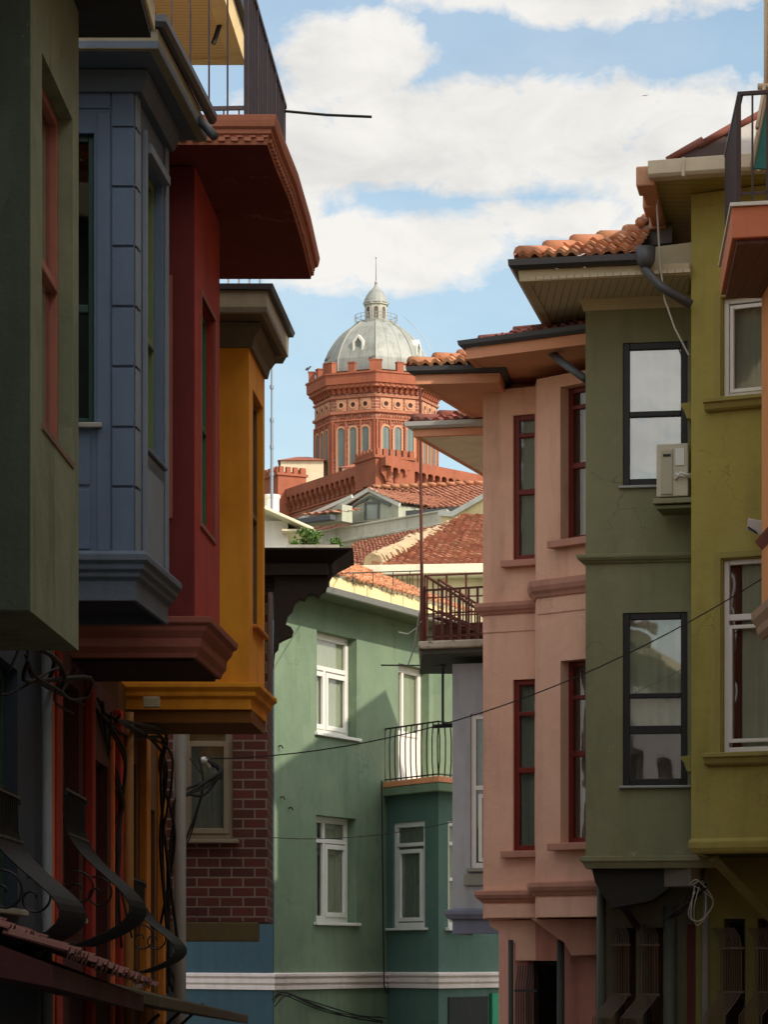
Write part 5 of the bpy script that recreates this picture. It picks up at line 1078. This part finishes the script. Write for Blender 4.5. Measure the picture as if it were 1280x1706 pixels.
# ---- olive house
OL=paint('olive_plaster',(160,149,78),.85,.55,streak=.65,bump=.35,dark=(138,130,66),wear=.7); OLD=paint('olive_trim',(150,140,78),.85,.3,bump=.2)
k3=thing('plaster_house','olive yellow house with white window frames and a pale boxed gutter','house',(4,28.3,GZ(28)))
A=P(1152,28.3);B=(3.9,27.85); f=Frame(A,B); zb=ZV(1412,28.2); zt=9.12
o1=hw(f,1204,1290,494,660,1240); o2=hw(f,1204,1290,930,1252,1240)
mb=MB(); shell(mb,[A,B,(7,28),(7,32),(A[0]+.7,32)],zb,zt,{0:[o1,o2]}); mb.build('bay_wall',OL,k3,bevel=.03)
for h,hb_,ss in((o1,[],[(.12,.9,.05,.93)]),(o2,[(.70,.06)],[(.09,.95,.05,.66)])):
    window(k3,f,h,.05,WHITE,.05,hb=hb_,sash=ss,curtain=[(.0,.28,CURTR),(.3,1,CURT)] if h is o2 else [(0,1,CURTG)],glass=GLASS)
    q=MB(); e=.075; i=[(h[0],h[2]),(h[1],h[2]),(h[1],h[3]),(h[0],h[3])]; o_=[(h[0]-e,h[2]-.01),(h[1]+e,h[2]-.01),(h[1]+e,h[3]+e),(h[0]-e,h[3]+e)]; i=[(h[0]-.01,h[2]),(h[1]+.01,h[2]),(h[1]+.01,h[3]+.01),(h[0]-.01,h[3]+.01)]; q.ring(f,o_,i,.0,.025); q.build('window_border',OLD,k3,bevel=.004)
    q=MB(); q.side(f,[(0,h[2]-.13),(.05,h[2]-.13),(.08,h[2]-.11),(.1,h[2]-.06),(.13,h[2]-.05),(.13,h[2]-.012),(0,h[2]-.0)],h[0]-.16,h[1]+.16); q.build('window_ledge',OLD,k3,bevel=.004)
fs=Frame((A[0]+.3,A[1]+1.4),A)
for v in(678,1265):
    q=MB(); z=ZV(v,28.5); q.side(fs,[(0,z-.13),(.06,z-.12),(.09,z-.03),(.12,z+.0),(.12,z+.03),(0,z+.04)],fs.L-.9,fs.L-.15); q.build('window_ledge',OLD,k3,bevel=.004)
mb=MB(); mb.sweep([(A[0]+.3,A[1]+1.4),A,B],[(-.1,zb-.04),(-.04,zb-.06),(.0,zb-.04),(.025,zb+.0),(.03,zb+.06),(-.02,zb+.12)]); mb.build('rounded_base',OL,k3,bevel=.01)
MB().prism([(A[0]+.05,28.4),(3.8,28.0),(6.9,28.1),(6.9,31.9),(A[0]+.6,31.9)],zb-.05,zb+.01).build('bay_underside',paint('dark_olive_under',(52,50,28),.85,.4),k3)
e5=[P(1082,27.75),(4.2,27.3),(7.2,27.6),(7.2,32),(P(1082,27.75)[0]+.55,31.0)]
zs5=9.13
MB().prism(e5,zs5,zs5+.03).build('soffit',slatmat('olive_soffit',(150,142,62),.16,1,.4),k3)
GB=paint('boxed_gutter',(196,184,160),.6,.25,streak=.3)
mb=MB(); mb.sweep([e5[0],e5[1]],[(-.1,zs5-.01),(.05,zs5-.01),(.08,zs5+.02),(.08,zs5+.15),(-.1,zs5+.15)]); 
for q in(.33,1.05): fq=Frame(e5[0],e5[1]); mb.box(fq,q,q+.03,.0,.095,zs5-.03,zs5+.155)
mb.build('boxed_gutter',GB,k3,bevel=.006)
mb=MB(); fq=Frame(e5[4],e5[0]); n=8
for j in range(n): s=j*fq.L/n; mb.box(fq,s,s+fq.L/n-.03,-.05,.10+.03*(j%2),zs5-.05-.012*(j%2),zs5+.14-.01*(j%3))
mb.build('verge_tiles',paint('brown_verge',(186,140,110),.85,.4,streak=.4),k3,bevel=.015)
mb=MB(); za=zs5+.15; a=(e5[0][0]+.22,27.7,za); b_=(4.6,27.6,za+.98+.1)
rp=[a,(7.3,27.5,za),(7.3,29.6,za+1.6),(4.4,29.6,za+1.6)]
mem=MB(); mem.prism([(a[0],27.85),(7.2,27.6),(7.2,31),(a[0]+.5,31)],za-.1,za+.0); mem.build('roof_base',paint('roof_membrane',(74,64,62),.8,.4,streak=.3),k3)
# rising verge: dark membrane wedge closed by a line of ridge tiles
VR=Frame((a[0]-.02,27.9),(5.4,27.9)); zend=za+.0
r0=VR.at(1112,264); r1=VR.at(1255,198)
mem=MB(); slope=(r1[1]-r0[1])/(r1[0]-r0[0]); r2=(VR.L,r0[1]+slope*(VR.L-r0[0]))
mem.plate(VR,[(r0[0],za-.02),(VR.L,za-.02),r2,(r0[0],r0[1])],-2.6,0); mem.build('roof_wedge',paint('roof_membrane2',(82,70,68),.8,.4,streak=.3),k3)
MB().plate(VR,[VR.at(1218,252),VR.at(1262,285),VR.at(1262,200),VR.at(1217,218)][::1],.001,.02).build('white_sheet',paint('white_sheet',(210,208,206),.6,.2),k3)
mb=MB(); q0=Vector(VR.pt(r0[0],.0,r0[1]));q1=Vector(VR.pt(r2[0],.0,r2[1])); 
for i in range(9):
    t0=i/9;t1=(i+1.18)/9; p0=q0.lerp(q1,t0);p1=q0.lerp(q1,min(t1,1.02)); mb.tube([p0+Vector((0,0,-.02)),p1+Vector((0,0,.01))],.034,8,.042)
mb.build('ridge_tiles',TILED,k3,smooth=True)
MB().tube([P3(1188,1428,28.3),P3(1300,1545,29.2)],.06,4).build('strut',paint('olive_strut',(92,84,44),.8,.4),k3)
gA=P(1160,29.6); gB=P(1300,29.2); fg3=Frame(gA,(5,29.0)); gh=[(fg3.su(1206),fg3.su(1242),-.6,ZV(1530,29.4)),(fg3.su(1262),fg3.su(1300),-.6,ZV(1530,29.4))]
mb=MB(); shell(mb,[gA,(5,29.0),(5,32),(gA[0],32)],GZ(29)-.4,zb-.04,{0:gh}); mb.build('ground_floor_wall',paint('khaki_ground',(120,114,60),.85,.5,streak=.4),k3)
for h in gh: window(k3,fg3,h,.1,DARKW,.04,glass=GLASSD)
fancy(k3,fg3,1206,1240,1545,1652,1710,29.3,10); fancy(k3,fg3,1264,1300,1545,1652,1710,29.3,10)
mb=MB(); mb.tube([fg3.pt(.12,.1,ZV(1430,29.4)),fg3.pt(.12,.1,-1.2)],.035,10); mb.build('downpipe',paint('grey_pipe',(112,108,100),.6,.3),k3,smooth=True)

# ---- orange house at the right edge
OR=paint('bright_orange_plaster',(220,148,92),.85,.3,streak=.3,bump=.25); ORB=paint('terracotta_balcony',(190,116,84),.8,.3,streak=.3)
k4=thing('plaster_house','orange house at the right edge with a terracotta balcony slab and green awning','house',(5,24,GZ(24)))
xo=3.475
mb=MB(); shell(mb,[(xo,26.5),(xo,20.5),(9,20.5),(9,26.5)],ZV(1050,26.3),7.72); mb.build('bay_wall',OR,k4,bevel=.02)
mb=MB(); shell(mb,[(3.95,26.4),(3.95,20.6),(7,20.6),(7,26.4)],8.0,11.3,{0:[(1.0,2.0,8.3,10.2)]}); mb.build('upper_wall',OR,k4)
mb=MB(); shell(mb,[(3.8,26.4),(3.8,20.6),(9,20.6),(9,26.4)],GZ(23)-.4,ZV(1050,26.3)); mb.build('ground_floor_wall',OR,k4)
bp_=[(3.11,26.6),(2.96,24.5),(3.9,24.3),(3.9,26.6)]
MB().prism(bp_,7.74,8.0).build('balcony_slab',ORB,k4,bevel=.006)
MB().prism([(3.09,26.62),(2.94,24.47),(3.92,24.27),(3.92,26.62)],8.003,8.035).build('balcony_coping',LED,k4,bevel=.004)
MB().prism([(3.15,26.55),(3.01,24.56),(3.85,24.37),(3.85,26.55)],7.70,7.738).build('balcony_underside',slatmat('dark_red_boards',(98,42,30),.16,0,.4),k4)
mb=MB(); fr4=Frame((3.13,26.5),(3.02,24.6)); n=24; zr4=8.035
for j in range(n+1): s=j*fr4.L/n; mb.box(fr4,s-.008,s+.008,-.03,-.005,zr4,zr4+.95)
mb.box(fr4,0,fr4.L,-.05,.0,zr4+.95,zr4+.98); mb.box(fr4,0,fr4.L,-.03,-.005,zr4+.05,zr4+.07)
f5=Frame((3.02,24.6),(3.85,24.42))
for j in range(8): s=j*.125; mb.box(f5,s-.008,s+.008,-.03,-.005,zr4,zr4+.95 if j in(0,7) else zr4+.95)
mb.box(f5,0,f5.L,-.04,0,zr4+.95,zr4+.98); mb.box(f5,0,f5.L,-.03,-.005,zr4+.1,zr4+.12); mb.build('balcony_railing',metal('dark_brown_railing',(50,36,34),.5,.4),k4)
mb=MB(); pts=[P3(1252,283,24.9),P3(1300,283,24.6),P3(1300,118,26.4),P3(1284,122,26.4)]; pts=[Vector(p) for p in pts]; nn=(pts[1]-pts[0]).cross(pts[2]-pts[0]).normalized()*.012
mb.add([p for p in pts]+[p+nn for p in pts],[(0,1,2,3),(7,6,5,4),(0,4,5,1),(1,5,6,2),(2,6,7,3),(3,7,4,0)]); aw=mb.build('awning',paint('green_canvas',(28,92,80),.8,.25,bump=.1),k4)
mb=MB(); mb.tube([P3(1253,280,24.88),P3(1283,125,26.3)],.022,6); mb.tube([P3(1262,214,25.0),P3(1277,130,26.2)],.018,6); mb.tube([P3(1263,145,26),P3(1300,145,26)],.03,8); mb.tube([P3(1277,230,26),P3(1277,-40,26)],.022,8); mb.build('awning_frame',paint('cream_pole',(190,170,140),.5,.25),k4,smooth=True)
mb=MB(); mb.sweep([(xo,26.5),(xo,21)],[(-.02,ZV(1056,26)),(.0,ZV(1056,26)),(.04,ZV(1048,26)),(.05,ZV(1036,26)),(.09,ZV(1024,26)),(.1,ZV(1012,26)),(.02,ZV(1000,26)),(-.02,ZV(1000,26))]); mb.build('base_cornice',paint('cream_brown_cornice',(176,140,112),.8,.3),k4,bevel=.004)
mb=MB(); mb.side(Frame((xo,26.5),(xo,21)),[(0,ZV(905,26)),(.06,ZV(893,26)),(.07,ZV(890,26)),(0,ZV(885,26))],.05,1.3); mb.build('window_sill',TCC,k4)
lmp=thing('wall_lamp','pale grey floodlight on the olive wall beside the orange corner','lamp',P3(1262,876,27.6))
mb=MB(); Fl=Frame(P(1243,27.6),P(1272,27.5)); a,b_=Fl.at(1243,862),Fl.at(1270,892)
mb.plate(Fl,[Fl.at(1244,882),Fl.at(1268,893),Fl.at(1272,868),Fl.at(1246,863)],-.16,0); mb.build('lamp_body',paint('lamp_grey',(176,170,164),.4,.2,bump=0),lmp,bevel=.01)
MB().plate(Fl,[Fl.at(1246,880),Fl.at(1262,890),Fl.at(1262,886),Fl.at(1248,877)],.001,.012).build('lamp_glass',BLACKM,lmp); MB().tube([Fl.pt(.12,-.1,a[1]-.1),Fl.pt(.2,-.35,a[1]-.1)],.015,6).build('lamp_arm',BLACKM,lmp)

# ---- street cables
def sag(a,b,d,n=24): 
    a,b=Vector(a),Vector(b); return [a.lerp(b,i/n)+Vector((0,0,-d*4*(i/n)*(1-i/n))) for i in range(n+1)]
tag(MB().tube(sag(P3(340,1264,28),P3(1272,963,27.7),.42),.0065,6).build('street_cable',CABLE),'long black cable crossing the street from the brick house to the orange house','cable')
tag(MB().tube(sag(P3(455,1395,43),P3(800,1358,38),.12),.006,5).build('street_cable',CABLE),'thin dark cable across the mint green wall at lower window height','cable')
tag(MB().tube(sag(P3(636,1300,46),P3(640,1640,46),.0)+[Vector(P3(645,1655,46))],.012,5).build('hanging_cable',CABLE),'thin cable running straight down the mint green wall left of the bay','cable')
tag(MB().tube(sag(P3(1098,330,28.3),P3(1152,596,28.2),.1)[:1]+[Vector(P3(u,v,28.15)) for u,v in((1095,345),(1097,380),(1100,440),(1108,500),(1125,548),(1148,592))],.009,6).build('loose_cable',CABLEW),'pale loose wire hanging from the olive roof past the black window','cable')
def tangle(name,label,pts,n,r,spread,seed,mat=CABLE):
    rnd=random.Random(seed); mb=MB()
    for k in range(n):
        q=[Vector(P3(*p))+Vector((rnd.gauss(0,spread),rnd.gauss(0,spread),rnd.gauss(0,spread))) for p in pts]
        # catmull-rom
        o=[]
        for i in range(len(q)-1):
            p0=q[max(0,i-1)];p1=q[i];p2=q[i+1];p3=q[min(len(q)-1,i+2)]
            for j in range(6):
                t=j/6; o.append(.5*((2*p1)+(p2-p0)*t+(2*p0-5*p1+4*p2-p3)*t*t+(3*p1-p0-3*p2+p3)*t**3))
        mb.tube(o+[q[-1]],r*rnd.uniform(.7,1.3),5)
    return tag(mb.build(name,mat,smooth=True),label,'cables','cable bundles on the house fronts')
tangle('cable_bundle','tangle of black cables looping across the putty framed window of the brick house',[(345,1268,27.9),(372,1285,27.8),(340,1310,27.7),(300,1330,27.5),(285,1400,27.5),(278,1560,27.5),(282,1650,27.5)],4,.014,.03,1)
tangle('cable_loop','single cable loop hanging over the lower part of the putty framed window',[(325,1262,27.9),(338,1300,27.8),(330,1345,27.8),(315,1390,27.8),(303,1420,27.7)],2,.010,.015,2)
tangle('cable_bundle','bundle of dark cables running down between the red and the yellow ground floors',[(165,1180,21.5),(178,1210,22),(190,1260,22.6),(196,1330,22.8),(192,1420,22.8),(196,1560,22.8)],6,.014,.045,3)
tangle('cable_bundle','cables strung under the yellow bay towards the pale grey drainpipe',[(180,1190,22.2),(225,1210,23.2),(262,1225,24.5),(275,1290,25.5),(272,1400,26),(276,1560,26.5)],5,.013,.05,4)
tangle('cable_bundle','messy cables under the dark green bay above the pale pipe',[(20,1085,15.6),(50,1110,15.9),(75,1140,16.6),(100,1160,17.4),(135,1165,18.4)],6,.012,.07,5)
tangle('cable_bundle','pale and dark cables knotted beside the olive strut',[(1150,1470,29.0),(1172,1468,29),(1185,1500,29.1),(1165,1540,29.1),(1152,1520,29),(1160,1480,29)],3,.005,.03,6,CABLEW)
tangle('cable_bundle','dark cables sagging above the ground floor door of the moss green house',[(1110,1530,29.3),(1130,1515,29.2),(1160,1495,29.1),(1175,1475,29.0)],4,.014,.03,7)
tangle('cable_bundle','dark cables near the foot of the mint green wall',[(452,1670,42.5),(470,1655,42.6),(520,1672,44),(580,1690,45),(640,1698,46)],4,.012,.04,8)
jb=thing('insulator','white ceramic cable insulator at the end of the long street cable','insulator',P3(345,1270,27.9))
mb=MB(); mb.tube([P3(338,1265,27.9),P3(346,1268,27.85)],.03,8); mb.tube([P3(342,1262,27.9),P3(350,1278,27.85)],.016,6); mb.build('insulator_body',WHITE,jb,smooth=True); MB().tube([P3(330,1262,28.3),P3(342,1266,27.9)],.012,6).build('insulator_hook',BLACKM,jb)

# ================================================================= UNSEEN HOUSES (they shade the street)
def backhouse(x0,x1,y0,y1,h,mat,label,side):
    t=thing('unseen_street_house',label,'house',((x0+x1)/2,(y0+y1)/2,0)); 
    pl=[(x0,y0),(x1,y0),(x1,y1),(x0,y1)]
    ei=1 if side<0 else 3
    f=Frame(pl[ei],pl[(ei+1)%4]); hs=[]
    n=int(f.L/2.2)
    for fl_ in range(int(h/2.9)):
        for j in range(n):
            s=(j+.5)*f.L/n; hs.append((s-.45,s+.45,.9+fl_*2.9,2.4+fl_*2.9))
    mb=MB(); shell(mb,pl,-1.5 if y0>0 else -.3,h,{ei:hs}); mb.build('wall',mat,t)
    for q in hs: window(t,f,q,.08,WHITE,.06,hb=[(.6,.05)],glass=GLASSD)
    mb=MB(); mb.prism([(x0-.4,y0-.1),(x1+.4,y0-.1),(x1+.4,y1+.1),(x0-.4,y1+.1)],h,h+.15); mb.build('eave',CREAM,t)
    xm=(x0+x1)/2; mb=MB(); mb.add([(x0-.4,y0-.1,h+.15),(x1+.4,y0-.1,h+.15),(x1+.4,y1+.1,h+.15),(x0-.4,y1+.1,h+.15),(xm,y0+2,h+1.9),(xm,y1-2,h+1.9)],[(0,1,4),(1,2,5,4),(2,3,5),(3,0,4,5),(3,2,1,0)]); mb.build('roof',TILE,t)
backhouse(4.0,10.5,12.5,20.3,12.4,CREAM,'cream house on the right side of the street, nearest the orange house',1)
backhouse(4.1,10.5,4.2,12.2,12.2,PK,'pink house on the right side of the street beside the viewer',1)
backhouse(4.2,11,-6,3.9,10.2,OL,'olive house on the right side of the street behind the viewer',1)
backhouse(-9,-2.4,3.0,12.4,6.8,LAV,'lavender house on the left side of the street beside the viewer',-1)
backhouse(-9,-2.6,-7,2.7,6.6,CREAM,'cream house on the left side of the street behind the viewer',-1)
hh=backhouse(3.0,10,39.5,44.5,8.2,CREAM,'unseen cream house added behind the pink house to shade the mint green one',-1)  # added out of sight to cast shade on the mint green wall
backhouse(-15,16,-44,-36,6.0,CREAM,'long cream house closing the street far behind the viewer',3)
# ================================================================= GROUND
def gsheet(name,xs,ys,dz,mat):
    v=[(x,y,GZ(y)+dz+(0 if abs(x)<30 else -.0)) for y in ys for x in xs]; nx=len(xs)
    mb=MB(); mb.add(v,[(j*nx+i,j*nx+i+1,(j+1)*nx+i+1,(j+1)*nx+i) for j in range(len(ys)-1) for i in range(nx-1)]); return struct(mb.build(name,mat,fix=False))
ys=[-600,-60,-20,0,20,40,55,60,100,150,200,250,300,329]+[331,400,1200]
gsheet('ground',[-600,-100,-20,0,20,100,600],ys,-.12,paint('hill_earth',(108,104,84),.95,.4,scale=.05,streak=0,bump=.3))
cob=brickmat('cobbles',(112,108,102),(92,90,86),(58,56,52),.14,.14,.012,.4,coord='Object')
gsheet('road',[-1.2,2.2],[-60,-20,0,20,40,42],-.116+.0,cob)
for nm,a,b_ in(('pavement',-2.4,-1.2),('pavement',2.2,4.4)):
    mb=MB(); y=[-60,0,20,42]
    for i in range(3):
        p=[(a,y[i]),(b_,y[i]),(b_,y[i+1]),(a,y[i+1])]; mb.add([(q[0],q[1],GZ(q[1])-.3) for q in p]+[(q[0],q[1],GZ(q[1])+.01) for q in p],[(3,2,1,0),(4,5,6,7),(0,1,5,4),(1,2,6,5),(2,3,7,6),(3,0,4,7)])
    struct(mb.build(nm,paint('paving_stone',(128,124,116),.9,.4),None))
# ================================================================= CAMERA, SUN, SKY
cam=bpy.data.cameras.new('camera'); co=bpy.data.objects.new('camera',cam); col.objects.link(co); sc.camera=co
co.location=(0,0,CAMZ); co.rotation_euler=(math.radians(90),0,0)
cam.sensor_fit='HORIZONTAL'; cam.sensor_width=36; cam.lens=FPX/1280*36; cam.shift_y=(VH-853)/1280; cam.clip_start=.1; cam.clip_end=3000
SAZ=math.radians(52); SEL=math.radians(36)     # sun to the right of straight-behind
sd=Vector((math.sin(SAZ)*math.cos(SEL),-math.cos(SAZ)*math.cos(SEL),math.sin(SEL)))
sl=bpy.data.lights.new('sun','SUN'); so=bpy.data.objects.new('sun',sl); col.objects.link(so); sl.energy=SUNE; sl.angle=math.radians(.9); sl.color=(1,.88,.72)
so.rotation_euler=sd.to_track_quat('Z','Y').to_euler(); so.location=(20,-20,40)
w=bpy.data.worlds.new('World'); sc.world=w; w.use_nodes=True; nt=w.node_tree; nt.nodes.clear()
class WB(NB):
    def __init__(s,t): s.t=t
b=WB(nt)
sky=b.n('ShaderNodeTexSky'); sky.sky_type='NISHITA'; sky.sun_disc=False; sky.sun_elevation=SEL; sky.sun_rotation=math.pi-SAZ; sky.altitude=50; sky.dust_density=1.5; sky.air_density=1.1; sky.ozone_density=1.5
tc=b.n('ShaderNodeTexCoord').outputs['Generated']; sx=b.n('ShaderNodeSeparateXYZ'); b.l(tc,sx.inputs[0])
az=b.math('ARCTAN2',sx.outputs[0],sx.outputs[1]); el=b.math('ARCSINE',sx.outputs[2])
D=None
for (u,v,ru,rv,wt) in CLOUDS:
    a=b.math('DIVIDE',b.math('SUBTRACT',az,math.atan((u-U0)/FPX)),math.atan(ru/FPX)); e=b.math('DIVIDE',b.math('SUBTRACT',el,math.atan((VH-v)/FPX)),math.atan(rv/FPX))
    q=b.math('SUBTRACT',wt,b.math('ADD',b.math('MULTIPLY',a,a),b.math('MULTIPLY',e,e)))
    D=q if D is None else b.math('MAXIMUM',D,q)
D=b.math('MAXIMUM',D,-1.6)
# general broken cloud over the rest of the sky
gen=b.noise(b.mapping(tc,(1,1,2.2)),2.6,6,.6,.3); gen=b.math('MULTIPLY',b.math('SUBTRACT',gen,.47),9.0)
away=b.math('SMOOTH_MIN',1.0,b.math('MULTIPLY',b.math('MAXIMUM',b.math('SUBTRACT',b.math('ABSOLUTE',b.math('SUBTRACT',az,.04)),.16),0),8.0),.1)
D=b.math('ADD',b.math('MULTIPLY',D,b.math('SUBTRACT',1.0,away)),b.math('MULTIPLY',gen,away))
n1=b.noise(b.mapping(tc,(1,1,1.5)),34,9,.62,.35); n2=b.noise(b.mapping(tc,(1,1,1.3)),11,4,.5)
dens=b.math('ADD',D,b.math('ADD',b.math('MULTIPLY',b.math('SUBTRACT',n1,.5),3.4),b.math('MULTIPLY',b.math('SUBTRACT',n2,.5),1.6)))
veil=b.math('MULTIPLY_ADD',n2,.5,VEIL)
mask=b.math('MAXIMUM',veil,b.ramp(b.math('MULTIPLY_ADD',dens,.5,.5,clamp=True),[(.30,(0,0,0,1)),(.48,(.5,.5,.5,1)),(.68,(1,1,1,1))]))
n3=b.noise(b.mapping(tc,(1,1,2),(3,1,7)),22,7,.6,.4)
cc=b.ramp(n3,[(.32,(.80,.78,.755,1)),(.47,(.91,.89,.855,1)),(.62,(1.0,.975,.935,1))])
bgs=b.n('ShaderNodeBackground'); b.l(b.mix(1.0,sky.outputs[0],(*SKYTINT,1),'MULTIPLY'),bgs.inputs[0]); bgs.inputs[1].default_value=SKYS
bgc=b.n('ShaderNodeBackground'); b.l(cc,bgc.inputs[0]); sn=b.n('ShaderNodeVectorMath',operation='DOT_PRODUCT'); b.l(tc,sn.inputs[0]); sn.inputs[1].default_value=tuple(sd)
glow=b.math('POWER',b.math('MAXIMUM',sn.outputs['Value'],0.0),2.0)
b.l(b.math('MULTIPLY',b.math('MULTIPLY_ADD',glow,SUNCLOUD,1.0),CLOUDL),bgc.inputs[1])
ms=b.n('ShaderNodeMixShader'); b.l(mask,ms.inputs[0]); b.l(bgs.outputs[0],ms.inputs[1]); b.l(bgc.outputs[0],ms.inputs[2])
wo=b.n('ShaderNodeOutputWorld'); b.l(ms.outputs[0],wo.inputs[0])
sc.view_settings.view_transform='Standard'; sc.view_settings.look='None'; sc.view_settings.exposure=EXPO; sc.view_settings.gamma=1
sc.cycles.use_denoising=True; sc.cycles.max_bounces=8; sc.cycles.diffuse_bounces=4; sc.cycles.transparent_max_bounces=12
